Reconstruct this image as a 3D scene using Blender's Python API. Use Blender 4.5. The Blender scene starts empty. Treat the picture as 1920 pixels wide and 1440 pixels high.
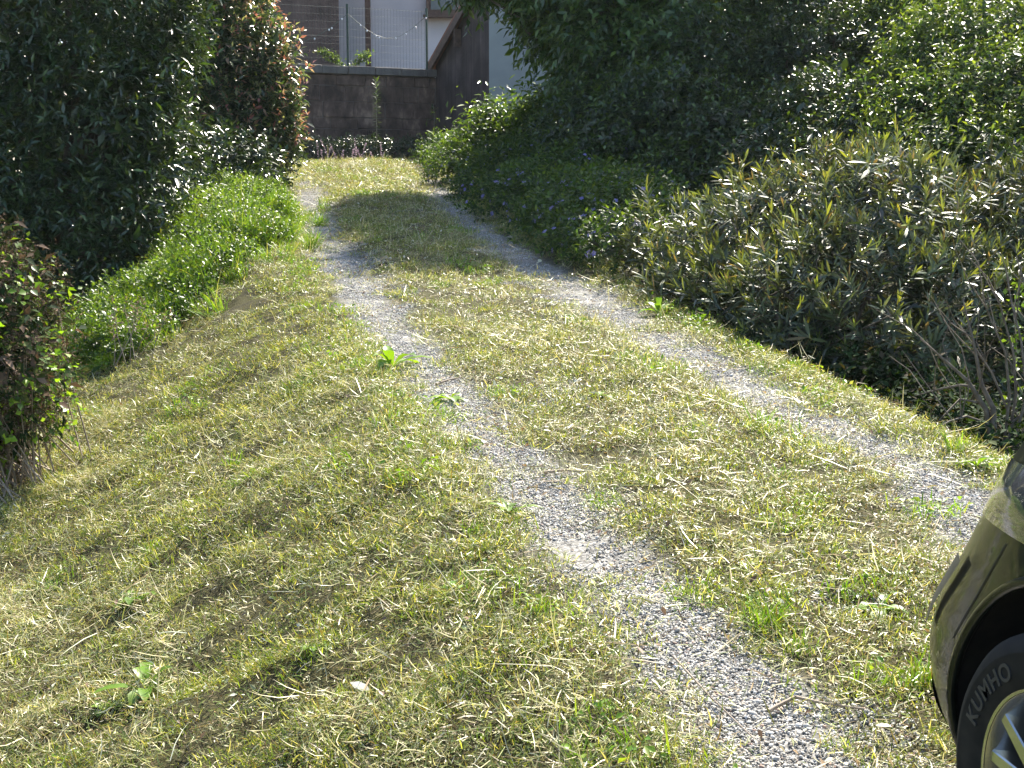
import bpy, bmesh, math
import numpy as np
from mathutils import Vector, Matrix

R = math.radians
sc = bpy.context.scene
col = sc.collection
rng = np.random.default_rng(7)

# ------------------------------------------------------------------ camera, sky, sun, exposure
F_PX = 2600.0                       # focal length in pixels of the 1920 wide photograph
CAM_Z = 1.606
PITCH = math.atan((720 - 367) / F_PX)
cam_d = bpy.data.cameras.new('camera')
cam_d.sensor_width = 36.0
cam_d.lens = F_PX / 1920 * 36.0
cam_d.clip_start = 0.05
cam_d.clip_end = 3000
cam = bpy.data.objects.new('camera', cam_d)
col.objects.link(cam)
cam.location = (0, 0, CAM_Z)
cam.rotation_euler = (math.pi / 2 - PITCH, 0, 0)
sc.camera = cam

SUN_EL, SUN_AZ = R(46), R(22)       # azimuth measured from +Y (view direction) towards +X
world = bpy.data.worlds.new('World')
sc.world = world
world.use_nodes = True
wn = world.node_tree
bg = wn.nodes['Background']
sky = wn.nodes.new('ShaderNodeTexSky')
sky.sky_type = 'NISHITA'
sky.sun_disc = False
sky.sun_elevation = SUN_EL
sky.sun_rotation = SUN_AZ
sky.altitude = 100
sky.air_density = 1.0
sky.dust_density = 1.2
sky.ozone_density = 1.2
wn.links.new(sky.outputs[0], bg.inputs[0])
bg.inputs[1].default_value = 0.10
sun_d = bpy.data.lights.new('sun', 'SUN')
sun_d.energy = 5.0
sun_d.angle = R(0.55)
sun_d.color = (1.0, 0.93, 0.80)
sun = bpy.data.objects.new('sun', sun_d)
col.objects.link(sun)
SUN_DIR = Vector((math.sin(SUN_AZ) * math.cos(SUN_EL), math.cos(SUN_AZ) * math.cos(SUN_EL), math.sin(SUN_EL)))
sun.rotation_euler = (-SUN_DIR).to_track_quat('-Z', 'Y').to_euler()
sun.location = (8, 20, 25)

sc.view_settings.view_transform = 'Standard'
sc.view_settings.look = 'None'
sc.view_settings.exposure = 1.62
sc.view_settings.gamma = 1
sc.render.engine = 'CYCLES'
sc.cycles.max_bounces = 5
sc.cycles.diffuse_bounces = 2
sc.cycles.glossy_bounces = 2
sc.cycles.transmission_bounces = 4
sc.cycles.transparent_max_bounces = 4
sc.cycles.sample_clamp_indirect = 6
sc.cycles.use_denoising = True
try:
    sc.cycles.denoiser = 'OPENIMAGEDENOISE'
    sc.cycles.denoising_input_passes = 'RGB_ALBEDO_NORMAL'
    sc.cycles.denoising_prefilter = 'ACCURATE'
except Exception:
    pass

# ------------------------------------------------------------------ numbers: pixels, noise, terrain
CP, SP = math.cos(PITCH), math.sin(PITCH)

def ray(u, v):
    a = (u - 960) / F_PX
    b = (720 - v) / F_PX
    return np.array([a, CP + SP * b, -SP + CP * b])

def at(u, v, Y):
    d = ray(u, v)
    t = Y / d[1]
    return Vector((d[0] * t, Y, CAM_Z + d[2] * t))

SLOPE = math.tan(R(5.0))

def at_plane(u, v):
    d = ray(u, v)
    t = CAM_Z / (SLOPE * d[1] - d[2])
    return d * t

def _lattice(seed):
    return np.random.default_rng(seed).random((256, 256))
_lat = {}

def noise2(x, y, scale=1.0, seed=0, octaves=1):
    x = np.asarray(x, float); y = np.asarray(y, float)
    out = 0; amp = 1.0; tot = 0
    for o in range(octaves):
        k = seed + o * 17
        if k not in _lat: _lat[k] = _lattice(k)
        L = _lat[k]
        xs = x * scale + 31.7 * o; ys = y * scale + 11.3 * o
        xi = np.floor(xs).astype(int); yi = np.floor(ys).astype(int)
        fx = xs - xi; fy = ys - yi
        fx = fx * fx * (3 - 2 * fx); fy = fy * fy * (3 - 2 * fy)
        a = L[xi % 256, yi % 256]; b = L[(xi + 1) % 256, yi % 256]
        c = L[xi % 256, (yi + 1) % 256]; d = L[(xi + 1) % 256, (yi + 1) % 256]
        out = out + amp * ((a * (1 - fx) + b * fx) * (1 - fy) + (c * (1 - fx) + d * fx) * fy)
        tot += amp; amp *= 0.5; scale *= 2.03
    return out / tot * 2 - 1

def smooth(x, a, b):
    t = np.clip((np.asarray(x, float) - a) / (b - a), 0, 1)
    return t * t * (3 - 2 * t)

def softplus(x, k=0.15):
    return k * np.log1p(np.exp(np.clip(np.asarray(x, float) / k, -40, 40)))

# wheel tracks read off the photograph, projected on the sloping plane of the drive
_rows = [(1440, 1540, 2290), (1200, 1290, 2060), (900, 1005, 1765), (740, 850, 1440), (600, 722, 1178),
         (500, 648, 1010), (440, 612, 915), (400, 596, 862), (350, 578, 815), (322, 566, 800), (303, 575, 790)]
_l = np.array([at_plane(a, r) for r, a, b in _rows]); _r = np.array([at_plane(b, r) for r, a, b in _rows])

def XL(y):
    y = np.asarray(y, float)
    v = np.interp(y, _l[:, 1], _l[:, 0])
    s = (_l[1, 0] - _l[0, 0]) / (_l[1, 1] - _l[0, 1])
    return np.where(y < _l[0, 1], _l[0, 0] + s * (y - _l[0, 1]), v)

def XR(y):
    y = np.asarray(y, float)
    v = np.interp(y, _r[:, 1], _r[:, 0])
    s = (_r[2, 0] - _r[0, 0]) / (_r[2, 1] - _r[0, 1])
    return np.where(y < _r[0, 1], _r[0, 0] + s * (y - _r[0, 1]), v)

def zpath(y):
    y = np.clip(np.asarray(y, float), -40, 45)
    ramp = SLOPE * np.clip(y, -6, None)
    return ramp - (SLOPE - 0.02) * softplus(y - 25.0, 0.6) + np.where(y < -6, (y + 6) * 0.02, 0)

def bumps(x, y):
    b = 0.030 * noise2(x, y, 1.3, 3, 2) + 0.026 * noise2(x, y, 3.7, 5, 2)
    f = noise2(x, y, 6.5, 6, 2)
    return b + 0.020 * f - 0.016 * smooth(-noise2(x, y, 2.3, 8, 3), .2, .6)

def track_d(x, y):
    """distance to the nearest wheel track centre"""
    return np.minimum(np.abs(x - XL(y)), np.abs(x - XR(y)))

def height(x, y):
    x = np.asarray(x, float); y = np.asarray(y, float)
    z = zpath(y)
    dl = (XL(y) - 0.36) - x
    fl = 1 - 0.75 * smooth(y, 15, 21)
    z = z - fl * 1.35 * np.tanh(0.40 * softplus(dl, 0.14) / 1.35)
    z = z + .26 * np.exp(-((dl - .72) / .52) ** 2) * smooth(y, 9.5, 13.0) * (1 - smooth(y, 17.6, 19.6))
    dr = x - (XR(y) + 0.52)
    fr = 1 - smooth(y, 9.8, 12.0)
    z = z - fr * 0.75 * np.tanh(0.75 * softplus(dr, 0.1) / 0.75)
    td = track_d(x, y)
    near = 1 - smooth(np.hypot(x, y - 12), 30, 60)
    z = z + near * bumps(x, y) * (0.25 + 0.75 * smooth(td, 0.25, 0.8)) * (0.4 + 1.1 * smooth(dl, 0, 1.0))
    z = z - 0.03 * (1 - smooth(td, 0.1, 0.38))
    return z

def hz(x, y):
    return float(height(x, y))

def normal(x, y, e=0.05):
    gx = (height(x + e, y) - height(x - e, y)) / (2 * e)
    gy = (height(x, y + e) - height(x, y - e)) / (2 * e)
    n = np.stack([-gx, -gy, np.ones_like(gx)], -1)
    return n / np.linalg.norm(n, axis=-1, keepdims=True)

def on_ground(u, v):
    """pixel -> point where its ray meets the terrain"""
    d = ray(u, v); t = 0.5
    for i in range(6000):
        p = d * t
        if CAM_Z + p[2] < hz(p[0], p[1]): break
        t += 0.01 + t * 0.001
    return Vector((p[0], p[1], hz(p[0], p[1])))

# ------------------------------------------------------------------ materials
MATS = {}

def new_mat(name):
    m = bpy.data.materials.new(name); m.use_nodes = True
    nt = m.node_tree; nt.nodes.clear()
    out = nt.nodes.new('ShaderNodeOutputMaterial')
    MATS[name] = m
    return m, nt, out

def nd(nt, t, **kw):
    n = nt.nodes.new(t)
    for k, v in kw.items():
        if k.startswith('i_'):
            n.inputs[k[2:].replace('_', ' ')].default_value = v
        else:
            setattr(n, k, v)
    return n

def leaf_mat(name, trans=0.45, rough=0.35, spec=0.5, gain=1.0, tcol=(1.5, 1.45, 0.4)):
    """leaf: colour from the 'col' attribute, thin translucent blade with a waxy top"""
    m, nt, out = new_mat(name)
    at_ = nd(nt, 'ShaderNodeAttribute', attribute_name='col')
    mul = nd(nt, 'ShaderNodeVectorMath', operation='SCALE'); mul.inputs['Scale'].default_value = gain
    nt.links.new(at_.outputs['Color'], mul.inputs[0])
    p = nd(nt, 'ShaderNodeBsdfPrincipled'); p.inputs['Roughness'].default_value = rough
    p.inputs['Specular IOR Level'].default_value = spec
    nt.links.new(mul.outputs[0], p.inputs['Base Color'])
    tm = nd(nt, 'ShaderNodeVectorMath', operation='MULTIPLY'); tm.inputs[1].default_value = tcol
    nt.links.new(mul.outputs[0], tm.inputs[0])
    tr = nd(nt, 'ShaderNodeBsdfTranslucent')
    nt.links.new(tm.outputs[0], tr.inputs['Color'])
    mx = nd(nt, 'ShaderNodeMixShader'); mx.inputs[0].default_value = trans
    nt.links.new(p.outputs[0], mx.inputs[1]); nt.links.new(tr.outputs[0], mx.inputs[2])
    nt.links.new(mx.outputs[0], out.inputs['Surface'])
    return m

def plain(name, color, rough=0.6, metal=0.0, spec=0.5, noise=None, bump=None, coat=0.0):
    m, nt, out = new_mat(name)
    p = nd(nt, 'ShaderNodeBsdfPrincipled')
    p.inputs['Base Color'].default_value = (*color, 1)
    p.inputs['Roughness'].default_value = rough
    p.inputs['Metallic'].default_value = metal
    p.inputs['Specular IOR Level'].default_value = spec
    p.inputs['Coat Weight'].default_value = coat
    p.inputs['Coat Roughness'].default_value = 0.05
    geo = nd(nt, 'ShaderNodeTexCoord')
    if noise:
        scale, c2, lo, hi = noise
        n = nd(nt, 'ShaderNodeTexNoise'); n.inputs['Scale'].default_value = scale; n.inputs['Detail'].default_value = 6
        nt.links.new(geo.outputs['Object'], n.inputs['Vector'])
        r = nd(nt, 'ShaderNodeValToRGB')
        r.color_ramp.elements[0].position = lo; r.color_ramp.elements[0].color = (*color, 1)
        r.color_ramp.elements[1].position = hi; r.color_ramp.elements[1].color = (*c2, 1)
        nt.links.new(n.outputs['Fac'], r.inputs[0]); nt.links.new(r.outputs[0], p.inputs['Base Color'])
    if bump:
        scale, st, dist = bump
        n = nd(nt, 'ShaderNodeTexNoise'); n.inputs['Scale'].default_value = scale; n.inputs['Detail'].default_value = 5
        nt.links.new(geo.outputs['Object'], n.inputs['Vector'])
        b = nd(nt, 'ShaderNodeBump'); b.inputs['Strength'].default_value = st; b.inputs['Distance'].default_value = dist
        nt.links.new(n.outputs['Fac'], b.inputs['Height']); nt.links.new(b.outputs[0], p.inputs['Normal'])
    nt.links.new(p.outputs[0], out.inputs['Surface'])
    return m

def stained(name, base, stain, stain2, streak=1.0, lo=0.35, hi=0.6):
    """render / plaster with vertical run-off stains and blotches"""
    m, nt, out = new_mat(name)
    tc = nd(nt, 'ShaderNodeTexCoord')
    mp = nd(nt, 'ShaderNodeMapping'); mp.inputs['Scale'].default_value = (7, 7, 0.35 * streak)
    nt.links.new(tc.outputs['Object'], mp.inputs[0])
    n1 = nd(nt, 'ShaderNodeTexNoise'); n1.inputs['Scale'].default_value = 1.0; n1.inputs['Detail'].default_value = 7
    n1.inputs['Roughness'].default_value = 0.65
    nt.links.new(mp.outputs[0], n1.inputs['Vector'])
    n2 = nd(nt, 'ShaderNodeTexNoise'); n2.inputs['Scale'].default_value = 1.4; n2.inputs['Detail'].default_value = 6
    nt.links.new(tc.outputs['Object'], n2.inputs['Vector'])
    ad = nd(nt, 'ShaderNodeMath', operation='MULTIPLY_ADD'); ad.inputs[1].default_value = 0.45
    m2 = nd(nt, 'ShaderNodeMath', operation='MULTIPLY'); m2.inputs[1].default_value = 0.55
    nt.links.new(n2.outputs['Fac'], m2.inputs[0]); nt.links.new(n1.outputs['Fac'], ad.inputs[0]); nt.links.new(m2.outputs[0], ad.inputs[2])
    r = nd(nt, 'ShaderNodeValToRGB')
    e = r.color_ramp.elements
    e[0].position = lo; e[0].color = (*stain, 1)
    e[1].position = hi; e[1].color = (*base, 1)
    k = e.new((lo + hi) / 2); k.color = (*stain2, 1)
    nt.links.new(ad.outputs[0], r.inputs[0])
    p = nd(nt, 'ShaderNodeBsdfPrincipled'); p.inputs['Roughness'].default_value = 0.85
    p.inputs['Specular IOR Level'].default_value = 0.2
    nt.links.new(r.outputs[0], p.inputs['Base Color'])
    n3 = nd(nt, 'ShaderNodeTexNoise'); n3.inputs['Scale'].default_value = 22; n3.inputs['Detail'].default_value = 5
    nt.links.new(tc.outputs['Object'], n3.inputs['Vector'])
    b = nd(nt, 'ShaderNodeBump'); b.inputs['Strength'].default_value = 0.5; b.inputs['Distance'].default_value = 0.02
    nt.links.new(n3.outputs['Fac'], b.inputs['Height']); nt.links.new(b.outputs[0], p.inputs['Normal'])
    nt.links.new(p.outputs[0], out.inputs['Surface'])
    return m

def ground_mat():
    m, nt, out = new_mat('ground')
    tc = nd(nt, 'ShaderNodeTexCoord')
    a = nd(nt, 'ShaderNodeAttribute', attribute_name='track')
    n = nd(nt, 'ShaderNodeTexNoise'); n.inputs['Scale'].default_value = 7; n.inputs['Detail'].default_value = 8
    nt.links.new(tc.outputs['Object'], n.inputs['Vector'])
    soil = nd(nt, 'ShaderNodeValToRGB'); e = soil.color_ramp.elements
    e[0].position = 0.3; e[0].color = (0.03, 0.026, 0.012, 1); e[1].position = 0.7; e[1].color = (0.075, 0.07, 0.028, 1)
    nt.links.new(n.outputs['Fac'], soil.inputs[0])
    v = nd(nt, 'ShaderNodeTexVoronoi'); v.inputs['Scale'].default_value = 75
    nt.links.new(tc.outputs['Object'], v.inputs['Vector'])
    gr = nd(nt, 'ShaderNodeValToRGB'); e = gr.color_ramp.elements
    e[0].position = 0.1; e[0].color = (0.12, 0.115, 0.11, 1); e[1].position = 0.9; e[1].color = (0.42, 0.41, 0.39, 1)
    nt.links.new(v.outputs['Color'], gr.inputs[0])
    mx = nd(nt, 'ShaderNodeMix', data_type='RGBA')
    nt.links.new(a.outputs['Fac'], mx.inputs['Factor'])
    nt.links.new(soil.outputs[0], mx.inputs['A']); nt.links.new(gr.outputs[0], mx.inputs['B'])
    p = nd(nt, 'ShaderNodeBsdfPrincipled'); p.inputs['Roughness'].default_value = 0.95
    p.inputs['Specular IOR Level'].default_value = 0.15
    nt.links.new(mx.outputs['Result'], p.inputs['Base Color'])
    b = nd(nt, 'ShaderNodeBump'); b.inputs['Strength'].default_value = 0.7; b.inputs['Distance'].default_value = 0.015
    n4 = nd(nt, 'ShaderNodeTexNoise'); n4.inputs['Scale'].default_value = 90; n4.inputs['Detail'].default_value = 6
    nt.links.new(tc.outputs['Object'], n4.inputs['Vector'])
    nt.links.new(n4.outputs['Fac'], b.inputs['Height']); nt.links.new(b.outputs[0], p.inputs['Normal'])
    nt.links.new(p.outputs[0], out.inputs['Surface'])
    return m

# ------------------------------------------------------------------ mesh helpers
def tag(o, label=None, cat=None, group=None, kind=None):
    if label: o['label'] = label
    if cat: o['category'] = cat
    if group: o['group'] = group
    if kind: o['kind'] = kind
    return o

def empty(name, loc, label=None, cat=None, group=None, rz=0.0):
    o = bpy.data.objects.new(name, None)
    col.objects.link(o)
    o.location = loc; o.rotation_euler = (0, 0, rz)
    o.empty_display_size = 0.1
    return tag(o, label, cat, group)

def link(name, me, mat, parent=None, smooth_=False, local=False):
    """link a mesh whose vertices are in world space (or already local) under parent"""
    o = bpy.data.objects.new(name, me)
    col.objects.link(o)
    if mat and not me.materials: me.materials.append(mat)
    if smooth_:
        me.polygons.foreach_set('use_smooth', np.ones(len(me.polygons), bool))
    if parent:
        o.parent = parent
        if not local:
            o.matrix_parent_inverse = (Matrix.Translation(parent.location) @ parent.rotation_euler.to_matrix().to_4x4()).inverted()
    return o

def np_mesh(name, V, faces_list, colr=None):
    """V (n,3); faces_list: arrays (m,k)"""
    me = bpy.data.meshes.new(name)
    me.vertices.add(len(V)); me.vertices.foreach_set('co', np.ascontiguousarray(V, np.float32).ravel())
    nl = sum(f.size for f in faces_list); npoly = sum(len(f) for f in faces_list)
    me.loops.add(nl); me.polygons.add(npoly)
    me.loops.foreach_set('vertex_index', np.concatenate([f.ravel() for f in faces_list]).astype(np.int32))
    tot = np.concatenate([np.full(len(f), f.shape[1]) for f in faces_list])
    st = np.concatenate([[0], np.cumsum(tot)[:-1]])
    me.polygons.foreach_set('loop_start', st.astype(np.int32))
    me.update(calc_edges=True)
    if colr is not None:
        a = me.attributes.new('col', 'FLOAT_COLOR', 'POINT')
        c = np.ones((len(V), 4), np.float32); c[:, :3] = colr
        a.data.foreach_set('color', c.ravel())
    return me

def unit(v):
    return v / np.maximum(np.linalg.norm(v, axis=-1, keepdims=True), 1e-9)

def leaves(P, D, N, L, W, C, shape='diamond', bend=0.15, fold=0.12):
    """vectorised leaf blades -> (V, faces, colours)"""
    n = len(P); L = np.broadcast_to(L, n)[:, None]; W = np.broadcast_to(W, n)[:, None]
    D = unit(D); S = unit(np.cross(D, N)); N = np.cross(S, D)
    if shape == 'diamond':
        V = np.stack([P, P + D * L * .42 + S * W * .5 + N * W * fold, P + D * L - N * L * bend, P + D * L * .42 - S * W * .5 + N * W * fold], 1)
        b = np.arange(n)[:, None] * 4
        F = [np.concatenate([b + [[0, 1, 2]], b + [[0, 2, 3]]])]
        k = 4
    else:
        V = np.stack([P, P + D * L * .3 + S * W * .42, P + D * L * .3 - S * W * .42,
                      P + D * L * .68 + S * W * .42 - N * L * bend * .4, P + D * L * .68 - S * W * .42 - N * L * bend * .4,
                      P + D * L - N * L * bend], 1)
        b = np.arange(n)[:, None] * 6
        F = [np.concatenate([b + [[0, 1, 2]], b + [[3, 5, 4]]]), b + [[1, 3, 4, 2]]]
        k = 6
    return V.reshape(-1, 3), F, np.repeat(C, k, 0)

def merge(parts):
    V = []; C = []; F = {}
    off = 0
    for v, f, c in parts:
        V.append(v); C.append(c)
        for a in f: F.setdefault(a.shape[1], []).append(a + off)
        off += len(v)
    return np.concatenate(V), [np.concatenate(x) for x in F.values()], np.concatenate(C)

def rand_dirs(n):
    return unit(rng.normal(size=(n, 3)))

def pick_col(n, palette, jitter=0.18):
    cs = np.array([p[:3] for p in palette]); w = np.array([p[3] for p in palette]); w = w / w.sum()
    c = cs[rng.choice(len(cs), n, p=w)]
    return np.clip(c * (1 + rng.normal(size=(n, 1)) * jitter), 0.003, 0.9)

def tube(path, radii, sides=6):
    """tapered tube along a list of points -> (V,F)"""
    P = np.array(path, float); n = len(P)
    rad = np.broadcast_to(radii, n) if np.ndim(radii) else np.full(n, radii)
    T = np.gradient(P, axis=0); T = unit(T)
    ref = np.array([0, 0, 1.0]) if abs(T[0, 2]) < .9 else np.array([1.0, 0, 0])
    A = unit(np.cross(T, ref)); B = np.cross(T, A)
    th = np.linspace(0, 2 * np.pi, sides, endpoint=False)
    V = P[:, None] + (A[:, None] * np.cos(th)[None, :, None] + B[:, None] * np.sin(th)[None, :, None]) * np.asarray(rad)[:, None, None]
    V = V.reshape(-1, 3)
    i = np.arange(n - 1)[:, None] * sides; j = np.arange(sides)[None]
    q = np.stack([i + j, i + (j + 1) % sides, i + sides + (j + 1) % sides, i + sides + j], -1).reshape(-1, 4)
    return V, [q]

def tubes_mesh(name, items, colr=None, sides=6):
    parts = []
    for path, rad in items:
        v, f = tube(path, rad, sides)
        parts.append((v, f, np.tile(np.array(colr if colr is not None else (.1, .08, .05)), (len(v), 1))))
    V, F, C = merge(parts)
    return np_mesh(name, V, F, C)

def box_mesh(name, lo, hi, bevel=0.0, M=None, jitter=0.0):
    bm = bmesh.new()
    bmesh.ops.create_cube(bm, size=1)
    lo = Vector(lo); hi = Vector(hi)
    for v in bm.verts:
        v.co = Vector(((lo[i] + hi[i]) / 2 + v.co[i] * (hi[i] - lo[i])) for i in range(3))
    if bevel:
        bmesh.ops.bevel(bm, geom=list(bm.edges), offset=bevel, segments=1, affect='EDGES')
    if jitter:
        for v in bm.verts:
            v.co += Vector(rng.normal(size=3) * jitter)
    if M: bmesh.ops.transform(bm, matrix=M, verts=bm.verts)
    bmesh.ops.recalc_face_normals(bm, faces=bm.faces)
    me = bpy.data.meshes.new(name); bm.to_mesh(me); bm.free()
    return me

# ------------------------------------------------------------------ material set
M_GROUND = ground_mat()
M_LEAF = leaf_mat('leaf_glossy', 0.28, 0.28, 0.7)
M_LEAF_DARK = leaf_mat('leaf_dark', 0.2, 0.28, 0.7)
M_LEAF_SOFT = leaf_mat('leaf_soft', 0.42, 0.40, 0.45)
M_OLEANDER = leaf_mat('leaf_oleander', 0.32, 0.40, 0.75, tcol=(1.3, 1.1, 0.35))
M_GRASS = leaf_mat('grass_blade', 0.31, 0.40, 0.45, tcol=(1.5, 1.46, 0.38))
M_HAY = leaf_mat('hay', 0.22, 0.42, 0.45, tcol=(1.3, 1.25, 0.6))
M_BARK = plain('bark', (0.09, 0.07, 0.05), 0.9, noise=(14, (0.16, 0.13, 0.1), .35, .7), bump=(40, .6, .01))
M_TWIG = plain('dry_twig', (0.22, 0.17, 0.125), 0.8, noise=(20, (0.36, 0.30, 0.24), .35, .7))
M_BRANCH = plain('grey_branch', (0.10, 0.08, 0.06), 0.85, noise=(20, (0.20, 0.165, 0.13), .35, .7))
M_PHOTINIA = leaf_mat('leaf_photinia', 0.36, 0.30, 0.65, tcol=(1.2, 1.2, 0.75))
M_DRY = leaf_mat('dry_brown', 0.2, 0.8, 0.1, tcol=(1.1, .95, .7))
M_COVER = leaf_mat('leaf_cover', 0.38, 0.5, 0.35)
M_PETAL = leaf_mat('petal', 0.4, 0.6, 0.2, tcol=(1, 1, 1))

# ------------------------------------------------------------------ terrain: one sheet to the horizon
def axis(lo, hi, step, far):
    mid = np.arange(lo, hi + 1e-6, step)
    out = []; d = step; x = hi
    while x < far:
        d *= 1.28; x += d; out.append(x)
    neg = []; d = step; x = lo
    while x > -far:
        d *= 1.28; x -= d; neg.append(x)
    return np.concatenate([np.array(neg[::-1]), mid, np.array(out)])

GRID = {}

def mesh_height(x, y):
    gx, gy, Z = GRID['x'], GRID['y'], GRID['z']
    i = np.clip(np.searchsorted(gx, x) - 1, 0, len(gx) - 2); j = np.clip(np.searchsorted(gy, y) - 1, 0, len(gy) - 2)
    fx = (x - gx[i]) / (gx[i + 1] - gx[i]); fy = (y - gy[j]) / (gy[j + 1] - gy[j])
    return (Z[i, j] * (1 - fx) + Z[i + 1, j] * fx) * (1 - fy) + (Z[i, j + 1] * (1 - fx) + Z[i + 1, j + 1] * fx) * fy

def build_ground():
    gx = axis(-6.5, 7.0, 0.085, 900); gy = axis(-1.0, 34.0, 0.11, 900)
    X, Y = np.meshgrid(gx, gy, indexing='ij')
    Z = height(X, Y)
    GRID.update(x=gx, y=gy, z=Z)
    V = np.stack([X, Y, Z], -1).reshape(-1, 3)
    ny = len(gy)
    i = np.arange(len(gx) - 1)[:, None] * ny + np.arange(ny - 1)[None]
    q = np.stack([i, i + ny, i + ny + 1, i + 1], -1).reshape(-1, 4)
    me = np_mesh('ground', V, [q])
    td = track_d(V[:, 0], V[:, 1]) + 0.06 * noise2(V[:, 0], V[:, 1], 2.3, 9, 2)
    tr = .85 * (1 - smooth(td, 0.08, 0.26)) * (1 - 0.7 * smooth(V[:, 1], 19, 24))
    a = me.attributes.new('track', 'FLOAT', 'POINT'); a.data.foreach_set('value', tr.astype(np.float32))
    o = link('ground', me, M_GROUND, smooth_=True)
    tag(o, 'sloping ground with the drive on a low bank', None, kind='structure')
build_ground()

# ------------------------------------------------------------------ scattered ground cover (uncountable: stuff)
def strip_blades(n, rad, lmin, lmax, wmin, wmax, lie, palette, curl=0.4, zoff=0.0, base_spread=None):
    """n curved grass blades on a disc; lie = 0 upright .. 1 flat"""
    a = rng.random(n) * 2 * np.pi; r = rad * np.sqrt(rng.random(n))
    P = np.stack([r * np.cos(a), r * np.sin(a), np.full(n, zoff) + rng.random(n) ** 2 * 0.034 * lie], -1)
    h = rng.random(n) * 2 * np.pi
    el = np.clip(np.where(rng.random(n) < lie, rng.normal(0.12, 0.16, n), rng.normal(1.05, 0.3, n)), -0.05, 1.5)
    D = np.stack([np.cos(h) * np.cos(el), np.sin(h) * np.cos(el), np.sin(el)], -1)
    S = unit(np.cross(D, np.array([0, 0, 1.0]) + rng.normal(size=(n, 3)) * .35))
    U = np.cross(S, D)
    L = (lmin + (lmax - lmin) * rng.random(n) ** 1.6)[:, None]; W = (wmin + (wmax - wmin) * rng.random(n))[:, None]
    c = rng.normal(0, curl, (n, 1)) * L; c2 = rng.normal(0, curl * .6, (n, 1)) * L
    def pt(t, w):
        return P + D * L * t - U * c * t * t + S * (c2 * t * t) + S * W * w
    V = np.stack([pt(0, -.4), pt(0, .4), pt(.38, -.5), pt(.38, .5), pt(.74, -.36), pt(.74, .36), pt(1, 0)], 1).reshape(-1, 3)
    b = np.arange(n)[:, None] * 7
    F = [np.concatenate([b + [[0, 1, 3, 2]], b + [[2, 3, 5, 4]]]), b + [[4, 5, 6]]]
    return V, F, np.repeat(pick_col(n, palette), 7, 0)

def small_leaves(n, rad, lmin, lmax, ratio, palette, zmax=0.04):
    a = rng.random(n) * 2 * np.pi; r = rad * np.sqrt(rng.random(n))
    P = np.stack([r * np.cos(a), r * np.sin(a), .004 + rng.random(n) * zmax], -1)
    h = rng.random(n) * 2 * np.pi; el = rng.normal(.3, .35, n)
    D = np.stack([np.cos(h) * np.cos(el), np.sin(h) * np.cos(el), np.sin(el)], -1)
    N = unit(np.array([0, 0, 1.0]) + rng.normal(size=(n, 3)) * .45)
    L = lmin + (lmax - lmin) * rng.random(n)
    return leaves(P, D, N, L, L * ratio, pick_col(n, palette), 'diamond', .12)

def stones(n, rad, smin, smax, palette):
    ico_v = []
    bm = bmesh.new(); bmesh.ops.create_icosphere(bm, subdivisions=1, radius=1)
    bv = np.array([v.co[:] for v in bm.verts]); bf = np.array([[v.index for v in f.verts] for f in bm.faces]); bm.free()
    # drop lower faces: never seen
    keep = bv[bf].mean(1)[:, 2] > -0.45
    bf = bf[keep]
    a = rng.random(n) * 2 * np.pi; r = rad * np.sqrt(rng.random(n))
    s = smin + (smax - smin) * rng.random(n) ** 2
    P = np.stack([r * np.cos(a), r * np.sin(a), s * .25], -1)
    sc3 = s[:, None] * np.stack([.8 + .6 * rng.random(n), .6 + .4 * rng.random(n), .4 + .35 * rng.random(n)], -1)
    yaw = rng.random(n) * 2 * np.pi
    V = bv[None] * (1 + rng.normal(size=(n, len(bv), 1)) * .17) * sc3[:, None]
    x = V[..., 0] * np.cos(yaw)[:, None] - V[..., 1] * np.sin(yaw)[:, None]
    y = V[..., 0] * np.sin(yaw)[:, None] + V[..., 1] * np.cos(yaw)[:, None]
    V = np.stack([x, y, V[..., 2] + (rng.normal(size=(n, 1)) * .25) * x], -1) + P[:, None]
    F = (np.arange(n)[:, None, None] * len(bv) + bf[None]).reshape(-1, 3)
    return V.reshape(-1, 3), [F], np.repeat(pick_col(n, palette, .15), len(bv), 0)

def source_collection(name, meshes, mat):
    c = bpy.data.collections.new(name)
    for i, (V, F, C) in enumerate(meshes):
        me = np_mesh(f'{name}_{i:02d}', V, F, C)
        me.materials.append(mat)
        c.objects.link(bpy.data.objects.new(f'{name}_{i:02d}', me))
    return c

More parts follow.
